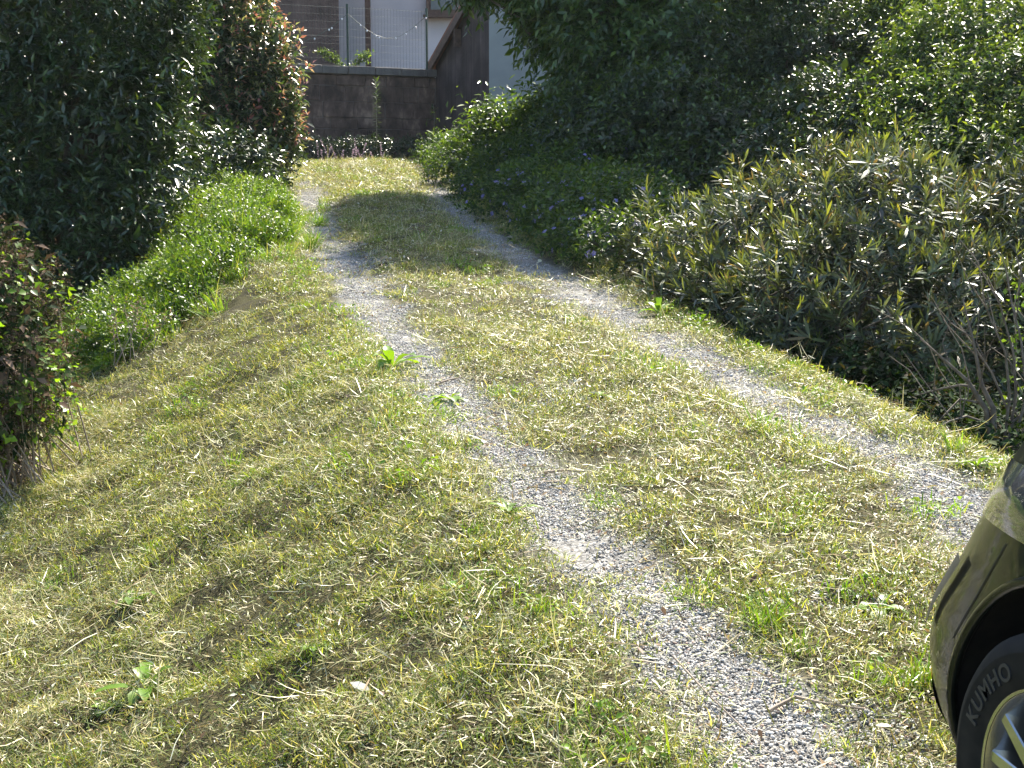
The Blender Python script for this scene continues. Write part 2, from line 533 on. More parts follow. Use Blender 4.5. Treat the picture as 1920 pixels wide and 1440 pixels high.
def scatter(name, pts, coll, ncoll, smin, smax, label, lift=0.0, tilt=0.0, yaw=None, parent=None):
    n = len(pts)
    x, y = pts[:, 0], pts[:, 1]
    nrm = normal(x, y); nrm = unit(nrm + rng.normal(size=nrm.shape) * tilt)
    P = np.stack([x, y, mesh_height(x, y)], -1) + nrm * lift
    w = rng.random(n) * 2 * np.pi if yaw is None else yaw
    t = np.stack([np.cos(w), np.sin(w), np.zeros(n)], -1)
    Y_ = unit(np.cross(nrm, t)); X_ = np.cross(Y_, nrm)
    b = -np.arcsin(np.clip(X_[:, 2], -1, 1)); a = np.arctan2(Y_[:, 2], nrm[:, 2]); c = np.arctan2(X_[:, 1], X_[:, 0])
    me = bpy.data.meshes.new(name)
    me.vertices.add(n); me.vertices.foreach_set('co', P.astype(np.float32).ravel())
    q = me.attributes.new('rot', 'FLOAT_VECTOR', 'POINT'); q.data.foreach_set('vector', np.stack([a, b, c], -1).astype(np.float32).ravel())
    q = me.attributes.new('scl', 'FLOAT', 'POINT'); q.data.foreach_set('value', (smin + (smax - smin) * rng.random(n)).astype(np.float32))
    q = me.attributes.new('idx', 'INT', 'POINT'); q.data.foreach_set('value', rng.integers(0, ncoll, n).astype(np.int32))
    o = bpy.data.objects.new(name, me); col.objects.link(o)
    ng = bpy.data.node_groups.new(name, 'GeometryNodeTree')
    ng.interface.new_socket('Geometry', in_out='INPUT', socket_type='NodeSocketGeometry')
    ng.interface.new_socket('Geometry', in_out='OUTPUT', socket_type='NodeSocketGeometry')
    gi = ng.nodes.new('NodeGroupInput'); go = ng.nodes.new('NodeGroupOutput')
    ci = ng.nodes.new('GeometryNodeCollectionInfo'); ci.inputs['Collection'].default_value = coll
    ci.inputs['Separate Children'].default_value = True; ci.inputs['Reset Children'].default_value = True
    ip = ng.nodes.new('GeometryNodeInstanceOnPoints'); ip.inputs['Pick Instance'].default_value = True
    def named(nm, ty):
        k = ng.nodes.new('GeometryNodeInputNamedAttribute'); k.data_type = ty; k.inputs['Name'].default_value = nm
        return k.outputs['Attribute']
    ng.links.new(gi.outputs[0], ip.inputs['Points']); ng.links.new(ci.outputs[0], ip.inputs['Instance'])
    ng.links.new(named('rot', 'FLOAT_VECTOR'), ip.inputs['Rotation'])
    ng.links.new(named('scl', 'FLOAT'), ip.inputs['Scale'])
    ng.links.new(named('idx', 'INT'), ip.inputs['Instance Index'])
    ng.links.new(ip.outputs[0], go.inputs[0])
    md = o.modifiers.new('scatter', 'NODES'); md.node_group = ng
    tag(o, label, None, kind='stuff')
    return o

def sample_area(n, ymin, ymax, dens, margin=1.3):
    """random ground points inside the (widened) view; dens(x,y) in 0..1 keeps"""
    y = ymin + (ymax - ymin) * rng.random(n)
    half = .3693 * ymax + margin
    x = (rng.random(n) * 2 - 1) * half
    k = (np.abs(x) < .3693 * y + margin)
    x, y = x[k], y[k]
    k = rng.random(len(x)) < dens(x, y)
    return np.stack([x[k], y[k]], -1)

# left limit of the mown bank, right limit of the verge
_edge_px = [(150, 700), (215, 625), (330, 565), (470, 487), (560, 440), (545, 400), (530, 340), (525, 305)]
_edge = np.array([on_ground(u, v)[:] for u, v in _edge_px])

def left_edge(y):
    return np.interp(y, _edge[:, 1], _edge[:, 0], left=-6.0)

def mown(x, y):
    le = np.where(y < _edge[0, 1], -9.0, left_edge(y))
    e = noise2(x, y, 2.2, 21, 2) * .15
    return (smooth(x - le + e, -.08, .08)) * (1 - smooth(x - XR(y) - .62 + e, -.08, .12))

def gravelness(x, y):
    td = track_d(x, y) + .03 * noise2(x, y, 2.3, 9, 2) + .065 * noise2(x, y, 8, 19, 2)
    td = td / np.interp(y, [3, 5, 8, 12], [.90, .84, .92, 1.05])
    return (1 - smooth(td, .10, .30)) * (1 - .65 * smooth(y, 18.5, 22.5))

STRAW = [(.62, .55, .31, 3), (.50, .47, .22, 3), (.34, .37, .12, 3.5), (.20, .15, .07, 2), (.72, .67, .50, 1.6), (.14, .19, .05, 2.5)]
LAWN = [(.20, .28, .035, 5), (.31, .36, .06, 5), (.11, .19, .025, 3), (.42, .39, .16, 2), (.18, .14, .07, 1.6), (.05, .08, .02, 2.5)]
GREEN = [(.12, .24, .02, 3), (.19, .32, .03, 3), (.27, .36, .05, 2), (.36, .36, .12, 1)]
BROWNISH = [(.28, .20, .10, 3), (.40, .33, .18, 3), (.25, .25, .08, 3), (.16, .11, .06, 2)]
PEBBLE = [(.27, .265, .25, 3), (.40, .39, .37, 4), (.60, .585, .555, 2.2), (.12, .118, .115, 2.2), (.38, .33, .27, 1), (.36, .25, .20, .4)]

FLAKES = [(.50, .46, .28, 3), (.30, .33, .10, 3), (.16, .22, .04, 3), (.34, .24, .13, 2), (.62, .58, .44, 1.2)]
C_LAWN = source_collection('lawn_clump', [merge([
    strip_blades(90, .09, .010, .036, .0018, .0036, .35, LAWN),
    strip_blades(24, .10, .015, .055, .0020, .0038, .8, STRAW),
    small_leaves(20, .10, .005, .014, .42, FLAKES, .03)]) for i in range(12)], M_GRASS)
C_HAY = source_collection('hay_clump', [merge([
    strip_blades(52, .10, .02, .07, .0016, .0032, .90, STRAW, .45, .006),
    strip_blades(2, .12, .08, .18, .002, .004, .95, STRAW, .3, .015),
    small_leaves(4, .11, .008, .022, .35, FLAKES, .04)]) for i in range(12)], M_HAY)
C_GREEN = source_collection('green_clump', [merge([
    strip_blades(100, .11, .02, .065, .0025, .005, .15, GREEN, .45),
    small_leaves(30, .12, .012, .03, .6, GREEN, .05)]) for i in range(7)], M_GRASS)
C_TALL = source_collection('tall_clump', [merge([
    strip_blades(70, .10, .10, .26, .004, .009, .08, GREEN, .55),
    small_leaves(20, .12, .02, .05, .6, GREEN, .10)]) for i in range(6)], M_GRASS)
C_STONE = source_collection('stone_patch', [merge([stones(480, .15, .0022, .0055, PEBBLE), stones(22, .15, .005, .009, PEBBLE), strip_blades(9, .15, .01, .05, .0015, .003, .95, STRAW, .3, .006)]) for i in range(8)],
                            leaf_mat('stone', 0.0, 0.6, 0.25))
C_LITTER = source_collection('litter_patch', [merge([
    small_leaves(13, .2, .010, .032, .5, [(.62, .60, .48, 3), (.36, .25, .15, 3), (.20, .12, .08, 2), (.46, .48, .28, 2)], .02),
    strip_blades(5, .2, .05, .16, .002, .005, .97, BROWNISH, .2, .012)]) for i in range(6)], M_HAY)
C_BROWN = source_collection('thatch_clump', [merge([strip_blades(170, .16, .010, .035, .0018, .0036, .75, BROWNISH + [(.12, .17, .03, 8), (.24, .26, .06, 8)]), small_leaves(40, .16, .006, .016, .5, BROWNISH + [(.10, .14, .03, 5)], .012)]) for i in range(8)], M_HAY)

def bank(x, y):
    return smooth(XL(y) - .3 - x, -.1, .35)

def strip(x, y):
    return ((x > XL(y)) & (x < XR(y))).astype(float)

def d_lawn(x, y):
    g = gravelness(x, y)
    patch = (.7 + .3 * smooth(noise2(x, y, 1.7, 31, 3), -.35, .3)) * (.48 + .52 * smooth(noise2(x, y, 7.5, 33, 2), -.4, .1))
    return mown(x, y) * np.clip(1 - 1.02 * g, .03, 1) * patch * (1 - .3 * strip(x, y) - .25 * bank(x, y) * smooth(XL(y) - x, .7, 1.8))
def d_hay(x, y):
    g = gravelness(x, y)
    n = smooth(noise2(x, y, 1.1, 41, 3), -.3, .25) * (.25 + .75 * smooth(noise2(x, y, 8.5, 43, 2), -.25, .2))
    amt = bank(x, y) * (.10 + .9 * n) * (1 + .6 * smooth(XL(y) - x, .9, 2.2)) + (1 - bank(x, y)) * (.15 + .2 * n) * (1 - .8 * g)
    return mown(x, y) * amt * (1 - .5 * smooth(y, 13, 20))
def d_green(x, y):
    g = gravelness(x, y)
    n = noise2(x, y, 2.6, 51, 3)
    e = np.exp(-((x - XL(y) + .36) / .12) ** 2) + np.exp(-((x - XR(y) - .45) / .16) ** 2)
    amt = smooth(n, .1, .5) * (.35 + .35 * (1 - bank(x, y))) + .6 * e * smooth(n, -.4, .2)
    return mown(x, y) * np.clip(amt, 0, 1) * (1 - .93 * g)
def d_brown(x, y):
    g = gravelness(x, y)
    n = noise2(x, y, 1.9, 61, 3)
    return mown(x, y) * (1 - .95 * g) * (.65 + .35 * smooth(n, -.05, .4))
def d_stone(x, y):
    return np.clip(gravelness(x, y) + .10 * strip(x, y) * smooth(noise2(x, y, 2.5, 71, 2), 0, .5), 0, 1)

def levels(d, per_m2, ymid=9.0, yfar=30.5, farfrac=.42, margin=1.3):
    a_near = 2 * (.3693 * ymid + margin) * (ymid - 2.2)
    a_far = 2 * (.3693 * yfar + margin) * (yfar - ymid)
    return (sample_area(int(a_near * per_m2), 2.2, ymid, d, margin), sample_area(int(a_far * per_m2 * farfrac), ymid, yfar, d, margin))

for nm, d, per, coll, nc, s0, s1, ff, lab in (
        ('lawn_grass', d_lawn, 125, C_LAWN, 12, .7, 1.35, .42, 'short mown yellow green grass covering the bank and the drive'),
        ('hay_clippings', d_hay, 190, C_HAY, 12, .7, 1.35, .36, 'dry straw clippings strewn over the mown left bank'),
        ('green_grass', d_green, 30, C_GREEN, 7, .7, 1.3, .5, 'bright green grass patches along the wheel tracks and verge'),
        ('brown_thatch', d_brown, 42, C_BROWN, 8, .8, 1.2, .42, 'brown dead thatch among the grass of the drive'),
        ('leaf_litter', lambda x, y: mown(x, y) * (.3 + .7 * strip(x, y)), 20, C_LITTER, 6, .7, 1.2, .5, 'scattered dry fallen leaves and stalk bits on the grass')):
    a, b = levels(d, per, farfrac=ff)
    pts = np.concatenate([a, b])
    o = scatter(nm, pts, coll, nc, s0, s1, lab, lift=.006, tilt=.17)
    q = o.data.attributes['scl']; v = np.zeros(len(pts), np.float32); q.data.foreach_get('value', v)
    v *= 1 + .35 * smooth(pts[:, 1], 8, 18); q.data.foreach_set('value', v.astype(np.float32))

a, b = levels(d_stone, 75, farfrac=.5)
pts = np.concatenate([a, b])
half = pts[:, 0] < (XL(pts[:, 1]) + XR(pts[:, 1])) / 2
scatter('track_gravel', pts[half], C_STONE, 8, .85, 1.15, 'grey gravel of the left wheel track running up the drive', lift=.002)
scatter('track_gravel', pts[~half], C_STONE, 8, .85, 1.15, 'grey gravel of the right wheel track beside the oleander', lift=.002)

# ------------------------------------------------------------------ walls and houses at the top of the drive
M_BLOCK = stained('old_block', (.40, .28, .21), (.062, .044, .036), (.165, .11, .085), 9.0, .42, .66)
M_MORTAR = plain('mortar', (.14, .115, .10), .95, noise=(5, (.22, .18, .155), .4, .7))
M_COPING = stained('coping', (.24, .22, .20), (.09, .08, .075), (.16, .145, .13), 2.0, .35, .65)
M_BROWNWALL = stained('brown_render', (.15, .115, .10), (.05, .038, .034), (.095, .072, .064), .5, .35, .65)
M_PALEWALL = plain('pale_render', (.62, .63, .66), .9, spec=.2, noise=(1.2, (.52, .54, .58), .4, .7), bump=(60, .2, .01))
M_SHEDDARK = stained('streaked_render', (.33, .29, .27), (.05, .036, .033), (.10, .078, .07), .35, .44, .74)
M_SHEDPALE = plain('grey_render', (.36, .38, .38), .9, spec=.2, noise=(2, (.30, .32, .32), .4, .7), bump=(50, .2, .01))
M_WOOD = plain('brown_wood', (.07, .04, .028), .7, noise=(12, (.13, .08, .055), .35, .7))
M_TILE = plain('roof_tile', (.26, .11, .065), .85, noise=(6, (.18, .09, .06), .35, .7))
M_GREENPOST = plain('green_post', (.012, .05, .035), .5)
M_WIRE = plain('fence_wire', (.03, .05, .045), .6)
M_GLASS = plain('window_glass', (.02, .025, .03), .08, spec=.6)
M_BULB = plain('clear_bulb', (.85, .86, .88), .12, spec=.8)

# retaining wall: left end nearer than right end
WA = at(455, 117, 31.2); WB = at(818, 131, 33.0)
WTOP = (WA.z + WB.z) / 2
w_dir = Vector((WB.x - WA.x, WB.y - WA.y, 0)).normalized(); w_nrm = Vector((w_dir.y, -w_dir.x, 0))
W_START = Vector((WA.x, WA.y, 0)) - w_dir * 4.5
W_LEN = (Vector((WB.x, WB.y, 0)) - W_START).length
def wall_frame(origin, d):
    M = Matrix.Identity(4); n = Vector((d.y, -d.x, 0))
    M.col[0][:3] = d; M.col[1][:3] = -n; M.col[2][:3] = (0, 0, 1); M.translation = origin
    return M
WM = wall_frame(W_START, w_dir)     # local x along the wall, -y towards the camera
WBASE = hz(-3, 32.0) - .25
wall = empty('retaining_wall', W_START + Vector((0, 0, WBASE)), 'old dark stained block retaining wall across the top of the drive', 'wall')
link('core', box_mesh('core', (0, .03, WBASE), (W_LEN, .55, WTOP - .18), M=WM), M_MORTAR, wall)
zc = WBASE; row = 0
while zc < WTOP - .22:
    hgt = min(.24 + .14 * rng.random(), WTOP - .185 - zc)
    x = -(.25 * (row % 2)) ; 
    while x < W_LEN:
        wd = .34 + .5 * rng.random()
        x1 = min(x + wd, W_LEN)
        if x1 - max(x, 0) > .05:
            pr = .022 - .030 * rng.random()
            link('block', box_mesh('block', (max(x, 0) + .004, pr, zc + .004), (x1 - .004, .2, zc + hgt - .004), .014, WM, .006), M_BLOCK, wall)
        x = x1
    zc += hgt; row += 1
x = 0.0
while x < W_LEN:
    wd = .60 + .05 * rng.random(); x1 = min(x + wd, W_LEN)
    dz = rng.normal() * .006
    link('coping_stone', box_mesh('coping_stone', (x + .006, -.07, WTOP - .175), (x1 - .006, .6, WTOP + dz), .012, WM, .002), M_COPING, wall)
    x = x1

def wpt(s, off, z):
    return W_START + w_dir * s - w_nrm * off + Vector((0, 0, z))

# wire mesh fence on the wall
FH = 1.32
fence = empty('wire_fence', wpt(W_LEN - 2, .15, WTOP), 'thin wire mesh fence with green posts on top of the retaining wall', 'fence')
s_of = lambda u, Y: (Vector((at(u, 100, Y).x, Y, 0)) - W_START).dot(w_dir)
sp1 = s_of(655, 32.2); sp2 = s_of(804, 32.95)
step = sp2 - sp1
for s in (sp2, sp1, sp1 - step, sp1 - 2 * step, sp1 - 3 * step):
    if s > .1:
        p = wpt(s, .15, WTOP)
        link('post', tubes_mesh('post', [([p, p + Vector((0, 0, FH * .5)), p + Vector((0, 0, FH + .08))], .028)], sides=8), M_GREENPOST, fence, True)
items = []
s = .1
while s < sp2:
    a = wpt(s, .12, WTOP + .02); items.append(([a, a + Vector((0, 0, FH * .5)), a + Vector((0, 0, FH))], .0028)); s += .075
me = tubes_mesh('vertical_wire', items, sides=3)
tag(link('vertical_wire', me, M_WIRE, fence), kind='stuff')
for k in range(9):
    z = WTOP + .03 + k * FH / 8.2
    link('horizontal_wire', tubes_mesh('horizontal_wire', [([wpt(.1, .118, z), wpt(sp2 / 2, .118, z - .012), wpt(sp2, .118, z)], .0018 if k % 4 else .003)], sides=3), M_WIRE, fence)

# string of little bulbs hung on the fence
Yf = 32.3
gar = empty('string_lights', at(640, 40, Yf), 'string of small clear bulbs looped along the wire fence', 'string lights')
segs = [[(498, 88), (520, 92), (552, 84), (590, 70), (620, 52), (652, 26)],
        [(652, 26), (668, 40), (690, 57), (705, 66), (725, 72), (750, 68), (775, 52), (803, 26)]]
cord = []
for sg in segs:
    cord.append(([at(u, v, Yf - .25 + (u - 640) * .005) for u, v in sg], .005))
link('cord', tubes_mesh('cord', cord, sides=4), M_GREENPOST, gar)
def blob_mesh(name, c, r, sub=1, sc3=(1, 1, 1)):
    bm = bmesh.new(); bmesh.ops.create_icosphere(bm, subdivisions=sub, radius=r)
    for v in bm.verts: v.co = Vector((v.co.x * sc3[0], v.co.y * sc3[1], v.co.z * sc3[2])) + Vector(c)
    me = bpy.data.meshes.new(name); bm.to_mesh(me); bm.free(); return me
for u, v in [(500, 88), (512, 91), (538, 87), (550, 84), (590, 71), (617, 54), (622, 51), (641, 34), (676, 46), (688, 56), (705, 66), (711, 69), (742, 70), (761, 62), (780, 50), (799, 32)]:
    link('bulb', blob_mesh('bulb', at(u, v + 2, Yf - .26 + (u - 640) * .005), .019, 2, (1, 1, 1.3)), M_BULB, gar, True)

# houses behind the wall
def house_box(name, label, A, B, depth, z0, z1, mat, roofmat):
    """house whose front runs A -> B (world XY), depth behind it"""
    d = Vector((B.x - A.x, B.y - A.y, 0)); L = d.length; d.normalize()
    M = wall_frame(Vector((A.x, A.y, 0)), d)
    h = empty(name, (A.x, A.y, z0), label, 'house')
    link('wall', box_mesh('wall', (0, 0, z0), (L, depth, z1), M=M), mat, h)
    bm = bmesh.new()
    o = .45
    vs = [bm.verts.new(M @ Vector(c)) for c in ((-o, -o, z1 + .01), (L + o, -o, z1 + .01), (L + o, depth + o, z1 + .01), (-o, depth + o, z1 + .01), (-o, depth / 2, z1 + 1.5), (L + o, depth / 2, z1 + 1.5))]
    for f in ((0, 1, 5, 4), (2, 3, 4, 5), (1, 2, 5), (3, 0, 4), (3, 2, 1, 0)): bm.faces.new([vs[i] for i in f])
    me = bpy.data.meshes.new('roof'); bm.to_mesh(me); bm.free()
    link('roof', me, roofmat, h)
    return h, M, L
zb = WBASE + 1.6
hA, hAM, hAL = house_box('rendered_house', 'dark brown stained house wall behind the fence at the left', at(280, 60, 36.0), at(636, 60, 37.0), 6, zb, 7.9, M_BROWNWALL, M_TILE)
hB, hBM, hBL = house_box('pale_house', 'pale blue white house wall behind the fence with a brown post', at(560, 60, 41), at(1240, 60, 41.6), 7, zb, 8.6, M_PALEWALL, M_TILE)
p = at(690, 60, 40.4)
link('porch_post', box_mesh('porch_post', (p.x - .075, p.y - .075, zb), (p.x + .075, p.y + .075, 8.55), .008), M_WOOD, hB)
# shuttered window high on the pale wall
a = at(799, 28, 40.9); b = at(862, -90, 40.9)
win = link('window', box_mesh('window', (a.x, 40.86, a.z), (b.x, 41.2, b.z), .01), M_WOOD, hB)
link('pane', box_mesh('pane', (a.x + .14, 40.83, a.z + .14), (b.x - .14, 40.9, b.z - .14)), M_GLASS, win)
link('sill', box_mesh('sill', (a.x - .08, 40.74, a.z - .07), (b.x + .08, 41.0, a.z - .004), .006), M_WOOD, win)

# shed on the right: streaked gable side towards the drive, pale end towards the camera
c0 = at(917, 120, 29.8); c1 = at(817, 120, 33.05)
sd = Vector((c1.x - c0.x, c1.y - c0.y, 0)); SL = sd.length; sd.normalize()
shed = empty('rendered_shed', (c0.x, c0.y, hz(c0.x, c0.y)), 'grey rendered shed with dark streaked side and brown sloping eave board', 'shed')
zlow = at(808, 122, 33.0).z; zhigh = at(868, 36, 31.35).z
slope_s = (zhigh - zlow) / (SL * .52)
def shed_z(s): return zlow + (SL - s) * slope_s
zg = hz(c0.x, c0.y) - .4
fd = Vector((-sd.y, sd.x, 0)); 
if fd.x < 0: fd = -fd
def sq(name, pts, mat, th, parent, out):
    """flat slab from an outline with thickness th opposite to out"""
    bm = bmesh.new()
    vs = [bm.verts.new(p) for p in pts]; f = bm.faces.new(vs)
    r = bmesh.ops.extrude_face_region(bm, geom=[f])
    for v in r['geom']:
        if isinstance(v, bmesh.types.BMVert): v.co -= out * th
    bmesh.ops.recalc_face_normals(bm, faces=bm.faces)
    me = bpy.data.meshes.new(name); bm.to_mesh(me); bm.free()
    return link(name, me, mat, parent)
def sp_(s, z, off=0.0): return Vector((c0.x, c0.y, 0)) + sd * s - fd * off + Vector((0, 0, z))
sq('side_wall', [sp_(0, zg), sp_(SL, zg), sp_(SL, shed_z(SL) - .02), sp_(0, shed_z(0) - .02)], M_SHEDDARK, .22, shed, -fd)
e0 = Vector((c0.x, c0.y, 0))
front_n = -sd
fw = 4.5
fdir = Vector((1, .06, 0)).normalized()
sq('end_wall', [e0 + Vector((0, 0, zg)), e0 + fdir * fw + Vector((0, 0, zg)), e0 + fdir * fw + Vector((0, 0, shed_z(0))), e0 + Vector((0, 0, shed_z(0) - .02))], M_SHEDPALE, .22, shed, Vector((fdir.y, -fdir.x, 0)))
sq('roof', [sp_(-.4, shed_z(-.4) + .12, .16), sp_(SL + .25, shed_z(SL + .25) + .12, .16), sp_(SL + .25, shed_z(SL + .25) + .12, -4.8), sp_(-.4, shed_z(-.4) + .12, -4.8)], M_TILE, .1, shed, Vector((0, 0, 1)))
sq('eave_board', [sp_(-.4, shed_z(-.4) - .16, .17), sp_(SL + .25, shed_z(SL + .25) - .16, .17), sp_(SL + .25, shed_z(SL + .25) + .04, .17), sp_(-.4, shed_z(-.4) + .04, .17)], M_WOOD, .05, shed, -fd)
s = SL * .5
sq('bracket', [sp_(s - .03, shed_z(s) - .55, .16), sp_(s + .03, shed_z(s) - .55, .16), sp_(s + .03, shed_z(s) - .17, .16), sp_(s - .03, shed_z(s) - .17, .16)], M_WOOD, .15, shed, -fd)

# ------------------------------------------------------------------ shrubs, trees, ground cover
def crown_points(blobs, n, rmin=.72, rmax=1.0, lump=.22, ground=True, over=2.2):
    B = np.array([[b[0].x, b[0].y, b[0].z, b[1], b[2], b[3]] for b in blobs])
    area = B[:, 3] * B[:, 5] + B[:, 4] * B[:, 5] + B[:, 3] * B[:, 4]
    out_p, out_n = [], []; got = 0
    for it in range(8):
        m = int(n * over)
        k = rng.choice(len(B), m, p=area / area.sum())
        d = rand_dirs(m)
        r = rmin + (rmax - rmin) * np.sqrt(rng.random(m))
        lu = 1 + lump * noise2(d[:, 0] * 2.2 + k * 7.1, d[:, 2] * 2.2 + d[:, 1] * 1.7, 1.0, 91, 2)
        p = B[k, :3] + d * B[k, 3:] * (r * lu)[:, None]
        q = (p[:, None, :] - B[None, :, :3]) / B[None, :, 3:]
        dist = np.linalg.norm(q, axis=-1); dist[np.arange(m), k] = 9
        ok = dist.min(1) > .72 * (rmin / .72)
        if ground: ok &= p[:, 2] > height(p[:, 0], p[:, 1]) + .02
        out_p.append(p[ok]); out_n.append(unit(d / B[k, 3:])[ok]); got += ok.sum()
        if got >= n: break
    return np.concatenate(out_p)[:n], np.concatenate(out_n)[:n]

UP = np.array([0, 0, 1.0])

def sprays(P, O, k, T, L, Lvar, ratio, upb, droop, palette, shape='diamond', tip=None, normal_up=.8, tipfrac=.25, jitter=.18, bend=.15, patchy=.5):
    """k leaves along a twig at each point P (outward O) -> leaf arrays"""
    n = len(P)
    A = unit(O * .8 + UP * upb + rng.normal(size=(n, 3)) * .45)
    t = (np.arange(k) + .3 + rng.random((n, k)) * .7) / k
    pos = P[:, None] + A[:, None] * (T * (.5 + rng.random((n, 1, 1))) * t[..., None])
    ref = unit(np.cross(A, rng.normal(size=(n, 3)))); ref2 = np.cross(A, ref)
    ph = np.arange(k)[None] * 2.4 + rng.random((n, 1)) * 6.28
    perp = ref[:, None] * np.cos(ph)[..., None] + ref2[:, None] * np.sin(ph)[..., None]
    D = unit(A[:, None] * (.35 + .6 * t[..., None]) + perp * .85 + np.array([0, 0, -droop]) + rng.normal(size=(n, k, 3)) * .2)
    N = unit(UP * normal_up + A[:, None] * .5 + rng.normal(size=(n, k, 3)) * .4)
    Ls = L * (1 + (rng.random((n, k)) * 2 - 1) * Lvar)
    C = pick_col(n * k, palette, jitter).reshape(n, k, 3)
    C = C * (1 + patchy * noise2(P[:, 0] * 1.3 + P[:, 1], P[:, 2] * 1.3, 1.2, 77, 2))[:, None, None]
    if tip is not None:
        tc = pick_col(n * k, tip, .15).reshape(n, k, 3)
        use = (t > 1 - tipfrac) & (rng.random((n, 1)) < .75)
        C = np.where(use[..., None], tc, C)
    f = lambda a: a.reshape(-1, 3)
    Lf = Ls.ravel()
    return leaves(f(pos), f(D), f(N), Lf, Lf * ratio, np.clip(f(C), .003, .9), shape, bend)

def trunk_items(base, blobs, r0, n_extra=2, lean=.1):
    """trunk and limbs reaching into the blobs"""
    items = []
    cz = np.mean([b[0].z for b in blobs]); cx = np.mean([b[0].x for b in blobs]); cy = np.mean([b[0].y for b in blobs])
    base = np.array(base); fork = base + (np.array([cx, cy, cz]) - base) * .45
    mid = (base + fork) / 2 + rng.normal(size=3) * lean * .5
    items.append(([base - [0, 0, .15], mid, fork], [r0, r0 * .8, r0 * .6]))
    for b in blobs:
        c = np.array(b[0][:])
        for j in range(n_extra):
            end = c + rand_dirs(1)[0] * np.array(b[1:4]) * .75
            m1 = fork * .6 + end * .4 + rng.normal(size=3) * .12
            m2 = fork * .25 + end * .75 + rng.normal(size=3) * .12
            items.append(([fork, m1, m2, end], [r0 * .5, r0 * .36, r0 * .22, r0 * .08]))
    return items

def shrub(name, label, cat, base, blobs, specs, leafmat, r0=.05, group=None, woody='trunk', crown='crown', extra=2):
    """thing > trunk, crown; specs: list of (n_sprays, spray kwargs, shell kwargs)"""
    root = empty(name, base, label, cat, group)
    parts = []
    for n, kw, sh in specs:  # inner shells are dark leaves added to block light through the crown
        P, O = crown_points(blobs, n, **sh)
        parts.append(sprays(P, O, **kw))
    V, F, C = merge(parts)
    link(crown, np_mesh(crown, V, F, C), leafmat, root)
    link(woody, tubes_mesh(woody, trunk_items(base, blobs, r0, extra)), M_BARK, root, True)
    return root

def B_(u, v, Y, rx, ry=None, rz=None):
    return (at(u, v, Y), rx, ry or rx, rz or rx)

DARKGREEN = [(.030, .058, .020, 4), (.045, .075, .025, 3), (.022, .042, .018, 3), (.065, .085, .03, 1)]
MIDGREEN = [(.050, .095, .022, 4), (.07, .12, .028, 3), (.035, .07, .02, 3), (.10, .14, .03, 1)]
LIGHTGREEN = [(.09, .15, .03, 3), (.13, .19, .035, 3), (.06, .11, .025, 3)]
REDTIP = [(.34, .13, .11, 2.5), (.40, .27, .18, 2), (.24, .25, .10, 4)]

def g_(u, v, Y):
    p = at(u, v, Y); return (p.x, p.y, hz(p.x, p.y))

# --- left: big dark evergreen shrub
bl = [B_(90, 330, 13.2, 1.25, 1.1, 1.3), B_(-90, 180, 13.4, 1.3, 1.2, 1.5), B_(110, 60, 13.4, 1.2, 1.1, 1.2), B_(170, 250, 12.9, .72, .8, .85),
      B_(165, 110, 13.3, .8, .8, .9), B_(135, 440, 12.7, .75, .8, .7), B_(20, 470, 12.6, .9, .8, .8), B_(200, -40, 13.6, .8, .9, .7), B_(20, -140, 13.5, 1.4, 1.2, 1.2), B_(215, 400, 12.6, .42, .5, .4), B_(250, 200, 13.2, .3, .4, .3), B_(245, 300, 12.9, .28, .35, .25), B_(200, 490, 12.4, .3, .3, .22)]
shrub('evergreen_shrub', 'big dark glossy evergreen shrub filling the upper left corner', 'shrub', g_(80, 500, 13.4), bl,
      [(7000, dict(k=8, T=.22, L=.085, Lvar=.42, ratio=.30, upb=.35, droop=.15, palette=DARKGREEN, tip=MIDGREEN, tipfrac=.2), dict(rmin=.78, rmax=1.0)),
       (1800, dict(k=6, T=.3, L=.13, Lvar=.42, ratio=.42, upb=.2, droop=.2, palette=DARKGREEN), dict(rmin=.4, rmax=.72))], M_LEAF_DARK, .09)

# --- left: shrub with red young leaves
bl = [B_(420, 150, 19.3, .85, .9, .95), B_(340, 60, 19.6, .9, .9, .9), B_(445, 245, 19.0, .6, .7, .55), B_(480, 190, 19.2, .42, .5, .45), B_(400, 40, 19.5, .65, .8, .7),
      B_(380, 260, 19.2, .75, .8, .7), B_(300, 180, 19.8, .9, .9, 1.0), B_(330, -60, 19.8, .8, .9, .8), B_(490, 130, 19.2, .25, .3, .25), B_(500, 250, 19.0, .3, .4, .35), B_(520, 200, 19.1, .2, .25, .2)]
shrub('photinia_shrub', 'rounded shrub with red young leaf tips left of the wall', 'shrub', g_(420, 300, 19.5), bl,
      [(5200, dict(k=8, T=.22, L=.085, Lvar=.42, ratio=.36, upb=.5, droop=.1, palette=MIDGREEN, tip=REDTIP, tipfrac=.32), dict(rmin=.82, rmax=1.05, lump=.3)),
       (1500, dict(k=6, T=.3, L=.14, Lvar=.42, ratio=.42, upb=.2, droop=.2, palette=DARKGREEN), dict(rmin=.4, rmax=.75))], M_PHOTINIA, .07)

# --- left: dark low shrub between the two
bl = [B_(320, 330, 16.8, .6, .6, .5), B_(400, 320, 17.5, .7, .7, .45), B_(270, 420, 15.2, .5, .5, .5), B_(330, 400, 15.8, .5, .5, .4), B_(480, 300, 19, .5, .5, .35)]
shrub('low_shrub', 'dark low undergrowth shrub between the evergreen and the red tipped shrub', 'shrub', g_(330, 380, 16.8), bl,
      [(2200, dict(k=7, T=.2, L=.08, Lvar=.42, ratio=.4, upb=.3, droop=.2, palette=DARKGREEN), dict(rmin=.7, rmax=1.0))], M_LEAF_DARK, .04)

